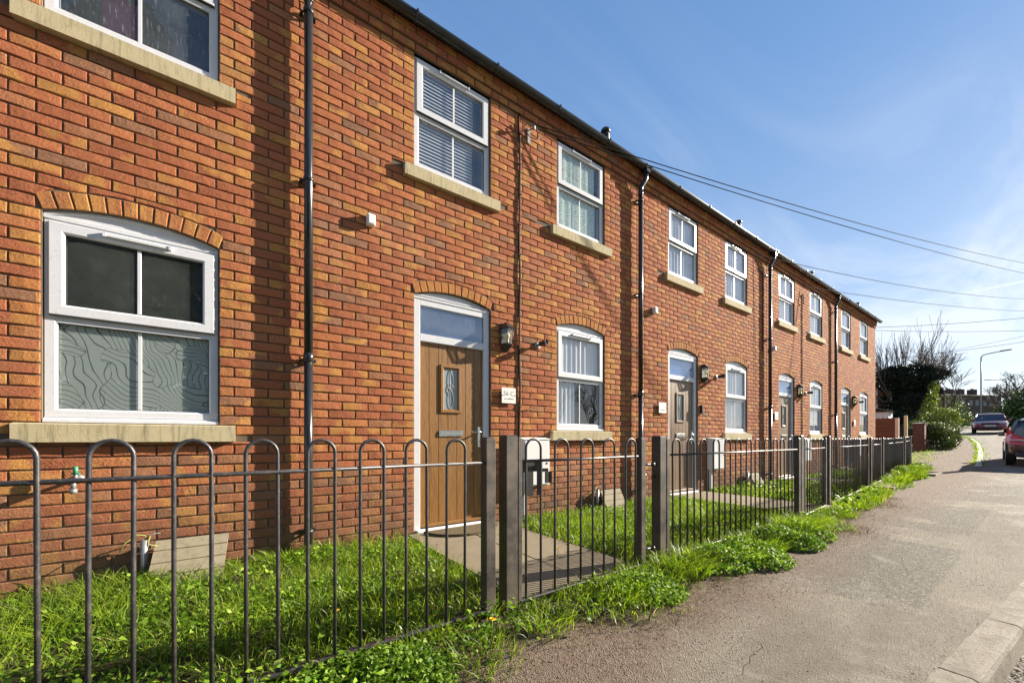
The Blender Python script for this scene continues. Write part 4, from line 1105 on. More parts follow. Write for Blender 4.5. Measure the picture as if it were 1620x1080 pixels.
# ------------------------------------------------------------------ railings and gates
FY = -1.92; BETA = R(4.6); P0 = Vector((5.6, FY, 0))
def fpos(t): return (t, FY, 0.0, G(t)) if t < 5.6 else (5.6 + (t - 5.6) * math.cos(BETA), FY + (t - 5.6) * math.sin(BETA), BETA, G(5.6 + (t - 5.6) * math.cos(BETA)))
HM = {}
def hoop_mesh(p):
    if p in HM: return HM[p]
    r = p / 2; pts = [(-r, 0, .075), (-r, 0, .5), (-r, 0, .94)] + [(-r * math.cos(a), 0, .94 + r * math.sin(a)) for a in [math.pi * q / 10 for q in range(1, 10)]] + [(r, 0, .94), (r, 0, .5), (r, 0, .075)]
    mb = MB(); mb.tube(pts, .0073, 9); me, og = mb.mesh('hoop', ['railing_paint'], (0, 0, 0)); HM[p] = me; return me
def put(name, me, t, parent, dz=0.0, jit=True):
    x, y, a, g = fpos(t); o = link(name, me, (x, y, g + dz), parent)
    o.rotation_euler = (random.uniform(-.006, .006) if jit else 0, random.uniform(-.003, .003) if jit else 0, a - parent.rotation_euler.z); return o
def rail(t0, t1, z, parent, flat=False):
    x0, y0, a, g0 = fpos(t0); x1, y1, a1, g1 = fpos(t1)
    mb = MB(); L = math.hypot(x1 - x0, y1 - y0)
    if flat: mb.box(0, L, -.020, .020, -.006, .006, .002)
    else: mb.tube([(0, 0, 0), (L * .5, .0, -.002), (L, 0, 0)], .0085, 8)
    me, og = mb.mesh('bottom_rail' if flat else 'top_rail', ['railing_paint'], (0, 0, 0))
    o = link('bottom_rail' if flat else 'top_rail', me, (x0, y0, g0 + z), parent); o.rotation_euler = (0, -math.atan2(g1 - g0, L), a); return o
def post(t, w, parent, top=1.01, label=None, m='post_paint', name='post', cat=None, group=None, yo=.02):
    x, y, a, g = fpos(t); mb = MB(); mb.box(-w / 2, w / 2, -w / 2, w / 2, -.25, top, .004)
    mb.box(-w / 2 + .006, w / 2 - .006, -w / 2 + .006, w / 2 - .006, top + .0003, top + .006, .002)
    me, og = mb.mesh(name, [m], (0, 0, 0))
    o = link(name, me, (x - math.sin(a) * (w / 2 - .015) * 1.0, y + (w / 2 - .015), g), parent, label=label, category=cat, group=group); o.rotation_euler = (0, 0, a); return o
def panel(name, t0, t1, p, first, cnt, label, cat, group, endposts=(), gate=False):
    x, y, a, g = fpos((t0 + t1) / 2)
    T = thing(name, (x, y, g), label, cat, group)
    me = hoop_mesh(p)
    for i in range(cnt): put('hoop', me, first + i * 2 * p, T)
    rail(t0, t1, .868, T); rail(t0, t1, .068, T, True)
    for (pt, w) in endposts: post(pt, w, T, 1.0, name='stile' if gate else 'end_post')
    return T
FG = 'bow top railing panels along the gardens'; GG = 'bow top garden gates'
panel('railing_panel', -1.75, 1.10, .1045, .917 - .209 * 12, 13, 'bow topped black railing panel nearest the camera, before the oak door gate', 'railing', FG, [(1.124, .062)])
GP = 'square black gate posts'
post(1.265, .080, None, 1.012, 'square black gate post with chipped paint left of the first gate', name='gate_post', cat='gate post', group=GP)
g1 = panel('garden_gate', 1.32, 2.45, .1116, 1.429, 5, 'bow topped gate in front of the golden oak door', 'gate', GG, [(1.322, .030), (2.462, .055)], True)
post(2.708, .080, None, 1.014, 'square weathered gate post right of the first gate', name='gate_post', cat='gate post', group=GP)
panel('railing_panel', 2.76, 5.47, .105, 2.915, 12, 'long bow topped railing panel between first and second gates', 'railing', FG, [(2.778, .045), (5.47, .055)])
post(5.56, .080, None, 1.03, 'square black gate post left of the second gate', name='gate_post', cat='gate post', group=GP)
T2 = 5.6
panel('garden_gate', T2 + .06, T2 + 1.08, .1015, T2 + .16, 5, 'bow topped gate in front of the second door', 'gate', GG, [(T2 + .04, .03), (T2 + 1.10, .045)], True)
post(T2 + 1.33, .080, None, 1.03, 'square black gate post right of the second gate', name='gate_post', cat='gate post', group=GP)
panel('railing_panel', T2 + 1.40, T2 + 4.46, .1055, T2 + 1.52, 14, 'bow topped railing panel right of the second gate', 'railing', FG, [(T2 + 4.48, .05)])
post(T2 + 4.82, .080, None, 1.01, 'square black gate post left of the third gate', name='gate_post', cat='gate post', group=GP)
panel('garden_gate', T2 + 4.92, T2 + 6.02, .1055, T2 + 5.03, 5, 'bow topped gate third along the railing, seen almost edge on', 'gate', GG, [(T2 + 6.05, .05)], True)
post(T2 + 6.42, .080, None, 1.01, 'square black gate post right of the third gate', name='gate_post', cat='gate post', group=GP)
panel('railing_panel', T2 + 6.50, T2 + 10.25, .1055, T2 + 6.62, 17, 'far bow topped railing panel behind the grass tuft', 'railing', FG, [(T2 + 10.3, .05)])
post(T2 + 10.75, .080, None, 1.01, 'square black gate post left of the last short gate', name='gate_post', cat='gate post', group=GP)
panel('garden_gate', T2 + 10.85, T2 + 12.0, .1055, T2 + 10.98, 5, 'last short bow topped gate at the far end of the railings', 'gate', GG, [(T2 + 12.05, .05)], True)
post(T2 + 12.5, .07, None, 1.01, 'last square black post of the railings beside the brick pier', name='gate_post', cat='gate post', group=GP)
# latch / hinge hardware on gate 1 (parts of the gate)
for zc in (.80, .16):
    mb = MB(); mb.tube([(2.49, FY + .02, zc), (2.60, FY + .01, zc)], .009, 8); mb.lathe([(0, -.01), (.014, -.01), (.014, .02), (0, .02)], (2.60, FY, zc), 'y', 10); build(mb, 'hinge', 'lamp_metal', g1)
mb = MB()
for zc in (.80, .70): mb.tube([(2.62, FY + .03, zc), (2.67, FY + .03, zc)], .008, 8)
mb.lathe([(0, -.035), (.014, -.035), (.014, .0), (0, .0)], (2.50, FY + .03, .72), 'y', 10); build(mb, 'latch', 'lamp_metal', g1)
# dark slotted plate hanging inside the first gate
t = thing('slotted_plate', (1.46, FY + .03, .69), 'dark plate with two slots hanging behind the first gate rail', 'plate')
u0 = 1.345; y_ = FY + .03
mb = MB(); mb.box(u0, u0 + .034, y_, y_ + .010, .655, .862, .001); mb.box(u0 + .062, u0 + .108, y_, y_ + .010, .655, .862, .001); mb.box(u0 + .140, u0 + .178, y_, y_ + .010, .655, .862, .001)
mb.box(u0 + .034, u0 + .062, y_, y_ + .0098, .80, .862); mb.box(u0 + .108, u0 + .140, y_, y_ + .0098, .80, .862)
mb.box(u0 + .178, u0 + .225, y_, y_ + .0098, .795, .815); mb.box(u0 + .205, u0 + .255, y_, y_ + .0098, .725, .795)
build(mb, 'plate', 'lamp_metal', t, norm=False)

# ------------------------------------------------------------------ paths and mats
pt = {}
for k, (x0, w) in {1: (1.36, 1.10), 2: (5.80, 1.05), 3: (10.30, 1.05), 4: (14.75, 1.0)}.items():
    P_ = link('garden_path', None, (x0 + w / 2, -.9, .05), None, kind='structure')
    rows = 4; ln = 1.86 / rows
    for r_ in range(rows):
        for c_ in range(2):
            a = x0 + c_ * w / 2 + .004; b = x0 + (c_ + 1) * w / 2 - .004
            if k == 1 and r_ == 0: pass
            y1 = -.03 - r_ * ln; y0 = y1 - ln + .008; tz_ = random.uniform(-.004, .004)
            mb = MB(); mb.box(a, b, y0, y1, -.02 + G(a), .055 + tz_ + G(a), .005); build(mb, 'paving_slab', 'path_slab', P_)
mb = MB()
pts = [(1.50, -.10)] + [(1.92 + .40 * math.cos(math.pi + a), -.10 - .33 * math.sin(a)) for a in [math.pi * q / 16 for q in range(0, 17)]] + [(2.33, -.10)]
mb.prism(pts, .0605, .082, 'z'); build(mb, 'door_mat', 'coir', None, 'brown half round coir mat outside the golden oak door', 'door mat')

# ------------------------------------------------------------------ vegetation helpers
def blades(name, P, hgt, wid, mat_, lean=.5, segs=3, kind='stuff', parent=None, label=None, cat='grass', az=None):
    n_ = len(P); az = RNG.uniform(0, 2 * np.pi, n_) if az is None else az
    dx, dy = np.cos(az), np.sin(az); ln = hgt * lean * RNG.uniform(.2, 1.3, n_)
    fa = RNG.uniform(0, 2 * np.pi, n_); wx, wy = np.cos(fa) * wid / 2, np.sin(fa) * wid / 2
    lv = []
    for i in range(segs):
        t = i / segs; wv = 1 - t ** 2 * .75
        bx = P[:, 0] + dx * ln * t ** 1.7; by = P[:, 1] + dy * ln * t ** 1.7; bz = P[:, 2] + hgt * (t - .18 * t * t * lean * 2)
        lv.append(np.stack([bx - wx * wv, by - wy * wv, bz], 1)); lv.append(np.stack([bx + wx * wv, by + wy * wv, bz], 1))
    lv.append(np.stack([P[:, 0] + dx * ln, P[:, 1] + dy * ln, P[:, 2] + hgt * (1 - .36 * lean)], 1))
    k = 2 * segs + 1; V_ = np.stack(lv, 1).reshape(-1, 3); b = np.arange(n_) * k
    q = np.concatenate([np.stack([b + 2 * i, b + 2 * i + 1, b + 2 * i + 3, b + 2 * i + 2], 1) for i in range(segs - 1)])
    t3 = np.stack([b + 2 * segs - 2, b + 2 * segs - 1, b + 2 * segs], 1)
    me = arr_mesh(name, V_, q, t3, mat_); return link(name, me, (0, 0, 0), parent, kind=kind, label=label, category=cat)
def leaves(name, P, size, mat_, parent=None, kind='stuff', tilt=.8, label=None, cat=None, nrm=None, droop=.25, org=None):
    """small six-point folded leaves at P"""
    n_ = len(P); a = RNG.uniform(0, 2 * np.pi, n_)
    if nrm is None:
        nz = np.ones(n_); nx = RNG.normal(0, tilt, n_); ny = RNG.normal(0, tilt, n_)
    else: nx, ny, nz = (nrm + RNG.normal(0, tilt, (n_, 3))).T
    nv = np.stack([nx, ny, nz], 1); nv /= np.linalg.norm(nv, axis=1)[:, None]
    t = np.stack([np.cos(a), np.sin(a), np.zeros(n_)], 1); t -= nv * (t * nv).sum(1)[:, None]; t /= np.linalg.norm(t, axis=1)[:, None] + 1e-9
    b = np.cross(nv, t); s = (size * RNG.uniform(.6, 1.4, n_))[:, None]
    w = s * .36
    v = [P, P + t * s * .38 + b * w + nv * s * .08, P + t * s * .38 - b * w + nv * s * .08, P + t * s * .55 - nv * s * .02, P + t * s - nv * s * droop]
    V_ = np.stack(v, 1).reshape(-1, 3); q = np.arange(n_) * 5
    tr = np.concatenate([np.stack([q, q + 3, q + 1], 1), np.stack([q, q + 2, q + 3], 1), np.stack([q + 1, q + 3, q + 4], 1), np.stack([q + 3, q + 2, q + 4], 1)])
    if org is not None: V_ = V_ - np.array(org)
    me = arr_mesh(name, V_, None, tr, mat_); return link(name, me, org if org is not None else (0, 0, 0), parent, kind=kind, label=label, category=cat)
def onpath(x, y):
    m = np.zeros(len(x), bool)
    for (a, w) in ((1.36, 1.10), (5.80, 1.05), (10.30, 1.05), (14.75, 1.0)): m |= (x > a - .01) & (x < a + w + .01) & (y > -1.90)
    return m
vG = np.vectorize(G); vS = np.vectorize(soil_h)
def edge(x): return -2.26 + .10 * np.sin(x * 2.1) + .07 * np.sin(x * 5.3 + 1) + np.where(x > 5.6, (x - 5.6) * .078, 0)
def nz2(x, y, s=1.0): return .5 + .25 * np.sin(x * 3.1 * s + 1.3 * np.sin(y * 2.7 * s)) + .25 * np.sin(y * 4.3 * s + 1.7 * np.sin(x * 1.9 * s + 2))
def scatter(n_, x0, x1, y0, y1, dens=None):
    x = RNG.uniform(x0, x1, n_); y = RNG.uniform(y0, y1, n_); keep = ~onpath(x, y) & (y < -.01) & (y > edge(x) + RNG.normal(0, .06, n_))
    if dens is not None: keep &= RNG.uniform(0, 1, n_) < dens(x, y)
    x, y = x[keep], y[keep]; return np.stack([x, y, vS(x, y) - .004], 1)
# grass in the gardens and along the verge
P = scatter(82000, -1.4, 6.5, -2.5, 0, lambda x, y: .25 + .75 * nz2(x, y, 1.4))
h = .070 + .110 * RNG.uniform(0, 1, len(P)) ** 2 * (0.4 + 1.1 * nz2(P[:, 0] + 5, P[:, 1], 1.1)); h *= np.where(P[:, 1] < edge(P[:, 0]) + .18, .6, 1)
blades('grass', P, h, .0042 * RNG.uniform(.7, 1.6, len(P)), 'grass_blade', .75, 3, label='bright green grass in the front gardens and verge')
P = scatter(26000, 6.5, 19, -2.2, 0, lambda x, y: .35 + .65 * nz2(x, y, 1.2))
h = .07 + .10 * RNG.uniform(0, 1, len(P)) ** 2
blades('grass', P, h, .010 * RNG.uniform(.7, 1.5, len(P)), 'grass_blade', .6, 2, label='grass in the gardens farther along the row')
# long grass at the foot of wall and posts
def tuft(cx, cy, r, n_, hh, az=None, lean=.7, w=.0055):
    a = RNG.uniform(0, 2 * np.pi, n_); rr = r * np.sqrt(RNG.uniform(0, 1, n_)); x = cx + rr * np.cos(a); y = cy + rr * np.sin(a)
    return np.stack([x, y, vG(x) + .0 * x], 1), hh * RNG.uniform(.45, 1.1, n_), np.full(n_, w), a
TP = []
tl = [(.30, -.12, .16, 260, .20), (.62, -.10, .10, 160, .22), (.05, -.10, .15, 200, .15), (-.62, -.30, .22, 260, .22), (-.30, -.25, .2, 200, .16), (1.40, -.20, .08, 150, .12), (1.22, -.35, .12, 160, .14),
      (1.9, -2.12, .16, 240, .13), (1.35, -2.12, .16, 260, .13), (2.45, -2.1, .14, 260, .16), (2.72, -2.07, .20, 620, .24), (2.95, -2.05, .16, 480, .22), (3.3, -2.14, .22, 500, .20), (3.75, -2.15, .22, 560, .22), (4.3, -2.15, .20, 560, .22), (4.75, -2.12, .20, 760, .30), (5.05, -2.1, .16, 460, .26), (5.5, -2.05, .16, 300, .16),
      (6.3, -2.08, .2, 260, .15), (7.2, -2.0, .22, 260, .15), (8.2, -1.9, .25, 260, .15), (9.4, -1.8, .25, 300, .16), (10.8, -1.7, .3, 340, .22), (12.2, -1.55, .3, 420, .30), (13.4, -1.5, .35, 480, .38), (14.5, -1.4, .35, 480, .36), (15.6, -1.25, .35, 420, .30), (16.8, -1.1, .3, 300, .22),
      (2.9, -.10, .12, 120, .14), (4.6, -.12, .2, 300, .18), (5.3, -.15, .2, 260, .18), (4.4, -.5, .3, 260, .14), (.9, -2.2, .2, 200, .12), (.3, -2.25, .2, 200, .12)]
for q in tl: TP.append(tuft(*q))
P = np.concatenate([q[0] for q in TP]); h = np.concatenate([q[1] for q in TP]); w = np.concatenate([q[2] for q in TP]) * np.where(P[:, 0] > 7, 1.9, 1.0); az = np.concatenate([q[3] for q in TP])
ar = RNG.normal(0, .9, len(P)) + az
blades('long_grass', P, h * .98, w * RNG.uniform(.5, 1.3, len(P)), 'grass_blade', .85, 4, label='long tufts of grass at posts and wall foot', az=ar)
# broad-leaved weeds
P = scatter(52000, -1.4, 6.8, -2.45, -.04, lambda x, y: np.clip(1.5 * nz2(x + 9, y + 3, 1.9) - .35, 0, 1))
P[:, 2] += RNG.uniform(.015, .085, len(P)) * (.5 + nz2(P[:, 0], P[:, 1], 2.3))
leaves('weeds', P, .025 * (.6 + .8 * RNG.uniform(0, 1, len(P))), 'weed_leaf', tilt=.55, label='low leafy clover and weeds among the grass', cat='weeds')
P = scatter(9000, 6.8, 19, -2.0, -.04, lambda x, y: np.clip(1.5 * nz2(x + 9, y + 3, 1.9) - .4, 0, 1)); P[:, 2] += RNG.uniform(.03, .12, len(P))
leaves('weeds', P, .06 * (.6 + .8 * RNG.uniform(0, 1, len(P))), 'weed_leaf', tilt=.6, label='leafy weeds in the farther gardens', cat='weeds')
# leafy tufts of cow parsley: finely divided leaves at the near verge and clumps by the railing
cl_ = [(.45, -2.12, .33, 5200, .11), (-.05, -2.1, .3, 3000, .10), (3.45, -2.2, .34, 5200, .17), (4.25, -2.2, .32, 4800, .18), (3.1, -2.15, .25, 2600, .15), (4.7, -2.2, .28, 2800, .17), (2.2, -2.1, .3, 2800, .09), (2.9, -2.12, .16, 1200, .14), (5.0, -.7, .5, 2500, .10), (3.9, -1.2, .5, 3600, .10), (.4, -1.2, .6, 3800, .09), (-.4, -.8, .5, 3000, .10), (13.8, -1.35, .5, 1200, .3), (3.6, -.6, .5, 3000, .10)]
PP = []
for cx, cy, r, n_, hh in cl_:
    a = RNG.uniform(0, 2 * np.pi, n_); rr = r * np.sqrt(RNG.uniform(0, 1, n_)); x = cx + rr * np.cos(a); y = cy + rr * np.sin(a)
    z = hh * (1 - (rr / r) ** 2 * .8) * RNG.uniform(.35, 1.0, n_) * (.7 + .5 * nz2(x * 4, y * 4)); kp = ~onpath(x, y) & (y < -.02); PP.append(np.stack([x, y, z + vG(x)], 1)[kp])
P = np.concatenate(PP); leaves('leafy_weeds', P, np.where(P[:, 0] > 9, .07, .022), 'weed_leaf', tilt=.7, label='fine leafy weed clumps beside the railings', cat='weeds')
# dead grass and straw at the verge edge
x = RNG.uniform(-.5, 9, 5200); y = edge(x) + RNG.normal(-.02, .10, len(x)); P = np.stack([x, y, vG(x) + .003], 1)
blades('dry_grass', P, .02 + .05 * RNG.uniform(0, 1, len(P)), np.full(len(P), .003), 'dead_leaf', 1.6, 2, label='dry straw-coloured grass along the pavement edge', cat='grass')
# grit and crumbs of soil
def grit(name, n_, x, y, smin, smax, m, label, base=None):
    s = RNG.uniform(smin, smax, n_) * RNG.uniform(.5, 1.2, n_); base_v = np.array([(1, 0, 0), (-1, 0, 0), (0, 1, 0), (0, -1, 0), (0, 0, .7), (0, 0, -.5)], float)
    V_ = base_v[None] * s[:, None, None] * RNG.uniform(.55, 1.2, (n_, 6, 1)); an = RNG.uniform(0, 6.28, n_); c, sn = np.cos(an), np.sin(an)
    X = V_[:, :, 0] * c[:, None] - V_[:, :, 1] * sn[:, None]; Y = V_[:, :, 0] * sn[:, None] + V_[:, :, 1] * c[:, None]
    V_ = np.stack([X + x[:, None], Y + y[:, None], V_[:, :, 2] + (vG(x) if base is None else base)[:, None] + s[:, None] * .25], 2).reshape(-1, 3)
    q = np.arange(n_) * 6; T = []
    for (a, b, cc) in ((0, 2, 4), (2, 1, 4), (1, 3, 4), (3, 0, 4), (2, 0, 5), (1, 2, 5), (3, 1, 5), (0, 3, 5)): T.append(np.stack([q + a, q + b, q + cc], 1))
    me = arr_mesh(name, V_, None, np.concatenate(T), m); return link(name, me, (0, 0, 0), None, kind='stuff', label=label, category='grit')
n_ = 7000; x = RNG.uniform(.2, 8, n_) ; y = edge(x) - .05 - np.abs(RNG.normal(0, .26, n_))
grit('soil_crumbs', n_, x, y, .001, .0045, 'soil', 'crumbs of dark soil on the pavement below the verge')
simple('grit_pale', (.30, .25, .19), .9, .3, 30)
n_ = 5000; x = RNG.uniform(.2, 9, n_); y = RNG.uniform(-3.5, -2.4, n_); k_ = y > np.vectorize(kerby)(x) + .01; x, y = x[k_], y[k_]
grit('gravel', len(x), x, y, .001, .0045, 'grit_pale', 'fine pale grit scattered over the pavement')
n_ = 2600; x = RNG.uniform(1.8, 6, n_); y = np.vectorize(kerby)(x) - .135 - np.abs(RNG.normal(0, .16, n_))
grit('gravel', n_, x, y, .002, .008, 'grit_pale', 'loose gravel in the gutter below the kerb', base=np.full(n_, -.10))
# dandelions (countable)
def ground_pt(px, py, zf=.0):
    d = pxdir(px, py); t = (1.0 - zf) / -d.z; return Vector((0, -CD, 1.0)) + d * t
DD = [(779, 979, 'open yellow dandelion at the foot of the first gate post'), (883, 866, 'yellow dandelion beside the slab path, seen through the first gate'), (900, 826, 'small yellow dandelion in the garden grass left of centre in the first gate'), (874, 806, 'tiny dandelion near the meter box duct'), (825, 850, 'dandelion low at the left edge of the first gate'), (1007, 826, 'dandelion behind the right stile of the first gate'), (1025, 802, 'dandelion seen between gate and second gate post'), (1126, 829, 'dandelion behind the long railing panel, rightmost of two'), (1114, 829, 'dandelion behind the long railing panel, leftmost of two'), (1096, 849, 'dandelion low behind the long railing panel'), (533, 964, 'yellow dandelion in the garden behind the nearest railing')]
for (a, b, l) in DD:
    hh = .125; p = ground_pt(a, b, hh)
    t = thing('dandelion', (p.x, p.y, 0), l, 'flower', 'dandelions in the grass')
    mb = MB(); mb.tube([(p.x - .01, p.y + .005, 0), (p.x - .004, p.y, hh * .6), (p.x, p.y, hh)], .0022, 5); build(mb, 'stem', 'dandelion_stem', t)
    mb = MB(); r0 = .018 if a == 779 else .014
    for ring_, cnt, el in ((1.0, 20, .10), (.8, 16, .45), (.5, 12, .9)):
        for q in range(cnt):
            an = 2 * math.pi * q / cnt + ring_ * 3; d = Vector((math.cos(an) * math.cos(el), math.sin(an) * math.cos(el), math.sin(el))); s_ = Vector((-math.sin(an), math.cos(an), 0)) * .0022
            c = Vector((p.x, p.y, hh)); e = c + d * r0 * ring_
            mb.add([c - s_ * .5, c + s_ * .5, e + s_, e - s_], [(0, 1, 2, 3)])
    build(mb, 'flower_head', 'dandelion_yellow', t, norm=False)
# a few loose sticks and leaves on the pavement
for (px, py, L, an, m, nm, l, c) in ((1030, 978, .16, .4, 'dry_stem', 'dry_stick', 'pale dry stick on the brown soil near the first gate', 'stick'), (950, 975, .09, 1.6, 'dry_stem', 'dry_stick', 'short dry stick standing beside the verge edge', 'stick')):
    p = ground_pt(px, py, .005); mb = MB(); mb.tube([(p.x, p.y, .006), (p.x + L * .5 * math.cos(an), p.y + L * .5 * math.sin(an), .012), (p.x + L * math.cos(an), p.y + L * math.sin(an), .006)], [.003, .0025, .0015], 5); build(mb, nm, m, None, l, c)

# ------------------------------------------------------------------ distant things
def tree_mesh(base, height, seed, spread=.5, levels=4, r0=.14, kids=(4, 6), stems=None, lean=Vector((0, 0, 0)), minr=.006, up=.25):
    rnd = random.Random(seed); mb = MB(); tips = []
    def grow(p, d, L, r, lv):
        nseg = 3; pts = [p]; rs = [r]; c = p.copy(); dd = d.copy()
        for i in range(nseg):
            dd = (dd + Vector((rnd.uniform(-1, 1), rnd.uniform(-1, 1), rnd.uniform(-.5, 1) * .8)) * .13 + Vector((0, 0, up * .12))).normalized(); c = c + dd * (L / nseg); pts.append(c.copy()); rs.append(max(minr, r * (1 - .55 * (i + 1) / nseg)))
        mb.tube(pts, rs, 5 if lv < 2 else 3, cap=False)
        if lv >= levels: tips.append(c); return
        for _ in range(rnd.randint(*kids)):
            t = rnd.uniform(.3, 1.0); i = min(nseg - 1, int(t * nseg)); q = pts[i].lerp(pts[i + 1], t * nseg - i)
            ax = Vector((rnd.uniform(-1, 1), rnd.uniform(-1, 1), rnd.uniform(-.2, .6))).normalized()
            nd_ = (dd * (1 - spread) + ax * spread + Vector((0, 0, up))).normalized(); grow(q, nd_, L * rnd.uniform(.5, .75), max(minr, r * .5), lv + 1)
    if stems is None: grow(Vector(base), (Vector((0, 0, 1)) + lean).normalized(), height * .42, r0, 0)
    else:
        for s_ in stems: grow(Vector(base) + Vector(s_[0]), Vector(s_[1]).normalized(), s_[2], r0, 1)
    return mb, tips
def clump(c, rad, n_, shape=None):
    """points in an uneven ellipsoidal crown, mostly near its surface"""
    d = RNG.normal(0, 1, (n_, 3)); d /= np.linalg.norm(d, axis=1)[:, None]
    rr = RNG.uniform(.55, 1.0, n_) ** .6
    lump = 1 + .16 * np.sin(d[:, 0] * 5 + c[0]) * np.sin(d[:, 1] * 6 + c[1]) + .12 * np.sin(d[:, 2] * 9 + 1) + .06 * np.sin(d[:, 0] * 17 + d[:, 2] * 13)
    P = d * (rr * lump)[:, None] * np.array(rad) + np.array(c); return P, d
# ivy covered tree with bare fan of branches
ib = at(1433, 693, 24); gz_ = G(ib.x)
t = thing('ivy_tree', (ib.x, ib.y, gz_), 'dark ivy covered tree with bare upright branches behind the wooden fence', 'tree')
fwd = Vector((math.cos(TH), math.sin(TH), 0)); rgt = Vector((math.sin(TH), -math.cos(TH), 0))
Z1 = lambda y: 1 + (HY - y) / F * 24
parts_ = []; nr_ = []
for (px, py, rx, rz, n_) in ((1422, 600, .85, .85, 3600), (1448, 598, .95, .85, 3800), (1470, 592, .50, .45, 1300), (1426, 634, .85, 1.2, 3600), (1442, 640, .80, 1.3, 3600), (1402, 662, .45, .5, 800), (1456, 622, .55, .8, 1500), (1410, 592, .45, .5, 900)):
    c = Vector((0, -CD, 1)) + pxdir(px, py) * (24 + random.uniform(-.3, .3)); P, d = clump((c.x, c.y, c.z), (rx, 1.0, rz), n_); parts_.append(P); nr_.append(d)
P = np.concatenate(parts_); D_ = np.concatenate(nr_)
leaves('ivy_crown', P, np.full(len(P), .13), 'ivy_leaf', t, kind=None, tilt=.6, nrm=D_, org=(ib.x, ib.y, gz_))
mb = MB(); mb.tube([(ib.x, ib.y, gz_ - .1), (ib.x + .05, ib.y, gz_ + 1.5), (ib.x, ib.y + .05, gz_ + 4.2)], [.42, .34, .26], 10); build(mb, 'trunk', 'bark', t)
st = []
for i in range(27):
    an = R(-72 + 144 * i / 26 + random.uniform(-3, 3)); u = math.sin(an); dd_ = random.uniform(-.25, .25)
    st.append(((rgt.x * u * 1.25 + fwd.x * dd_, rgt.y * u * 1.25 + fwd.y * dd_, 3.4 - .7 * abs(u) + random.uniform(-.3, .3)), (rgt.x * u * .85 + fwd.x * dd_, rgt.y * u * .85 + fwd.y * dd_, math.cos(an) + .35), random.uniform(1.7, 2.55) * (1 - .10 * abs(u))))
mb, _ = tree_mesh((ib.x, ib.y, gz_), 5, 5, .24, 3, .032, (4, 5), st, minr=.0075, up=.30); build(mb, 'branches', 'twig', t, norm=False)
# wider bare tree behind, leaning right
b2 = at(1490, 693, 30); t = thing('bare_tree', (b2.x, b2.y, G(b2.x)), 'spreading leafless tree right behind the ivy covered tree', 'tree')
mb, _ = tree_mesh((b2.x, b2.y, G(b2.x)), 7.6, 11, .55, 4, .15, (5, 7), minr=.010, up=.08, lean=rgt * .10); build(mb, 'branches', 'twig', t, norm=False)
b2 = at(1402, 693, 31); t = thing('bare_tree', (b2.x, b2.y, G(b2.x)), 'leafless tree showing between the house end and the ivy tree', 'tree')
mb, _ = tree_mesh((b2.x, b2.y, G(b2.x)), 8.5, 21, .48, 4, .13, (4, 5), minr=.012, up=.15); build(mb, 'branches', 'twig', t, norm=False)
# shrubs
def shrub(name, label, blobs, m, size, cat='shrub'):
    c0 = blobs[0]; b = Vector((0, -CD, 1)) + pxdir(c0[0], c0[1]) * c0[2]; g_ = G(b.x)
    t = thing(name, (b.x, b.y, g_), label, cat); PP_, DD_ = [], []
    for (px, py, z, rx, rz, n_) in blobs:
        c = Vector((0, -CD, 1)) + pxdir(px, py) * z; P, d = clump((c.x, c.y, c.z), (rx, rx, rz), n_); PP_.append(P); DD_.append(d)
    P = np.concatenate(PP_); D_ = np.concatenate(DD_); kp = P[:, 2] > vG(P[:, 0]) - .02; P, D_ = P[kp], D_[kp]
    leaves('foliage', P, np.full(len(P), size), m, t, kind=None, tilt=.6, nrm=D_, org=(b.x, b.y, g_))
    mb = MB()
    for q in range(5): mb.tube([(b.x + random.uniform(-.1, .1), b.y + random.uniform(-.1, .1), g_ - .05), (b.x + random.uniform(-.3, .3), b.y + random.uniform(-.3, .3), g_ + .6), (b.x + random.uniform(-.5, .5), b.y + random.uniform(-.5, .5), max(g_ + .9, b.z))], [.03, .022, .01], 5)
    build(mb, 'stems', 'bark', t); return t
shrub('shrub', 'light variegated shrub at the right side of the ivy tree', [(1468, 650, 22.5, .40, .65, 700), (1474, 632, 22.8, .32, .5, 420), (1462, 664, 22, .4, .4, 500), (1477, 612, 23, .25, .4, 220)], 'shrub_leaf', .085)
shrub('shrub', 'rounded yellow green bush above the glossy hedge', [(1497, 656, 22, .50, .40, 1700), (1505, 665, 22, .45, .40, 1300), (1488, 664, 21.6, .4, .35, 900)], 'shrub_leaf', .060)
shrub('hedge_bush', 'dark glossy bush sprawling over the wall right of the brick pier', [(1490, 690, 19.5, .55, .55, 2600), (1502, 695, 20.5, .45, .50, 1900), (1478, 682, 19.3, .50, .48, 1800), (1500, 680, 20.5, .5, .45, 1700), (1465, 676, 19.6, .45, .28, 1100), (1450, 672, 19.8, .40, .22, 900), (1496, 702, 18.8, .4, .3, 1200)], 'hedge_leaf', .065)
# grass strips near the far kerb
x = RNG.uniform(19.5, 44, 2600); ky = np.vectorize(kerby)(x); side = RNG.uniform(0, 1, len(x))
y = np.where(side < .35, ky + RNG.normal(.02, .05, len(x)), np.where(side < .45, ky - .16 + RNG.normal(0, .07, len(x)), ky + 1.55 + RNG.normal(0, .30, len(x))))
P = np.stack([x, y, vG(x) - .01], 1); blades('grass', P, .05 + .10 * RNG.uniform(0, 1, len(P)), np.full(len(P), .018), 'grass_blade', .6, 2, label='grass growing along the far kerb and hedge foot')
# grass bank by the far car
bk = at(1527, 682, 33)
x = RNG.uniform(bk.x - 6, bk.x + 22, 9000); y = RNG.uniform(2.6, 6.5, 9000) + (x - 42).clip(0) * .25; P = np.stack([x, y, vG(x) - .16 + .15], 1)
blades('grass', P, .15 + .30 * RNG.uniform(0, 1, len(P)), np.full(len(P), .05), 'grass_blade', .5, 2, label='rough bright grass bank behind the far red car')
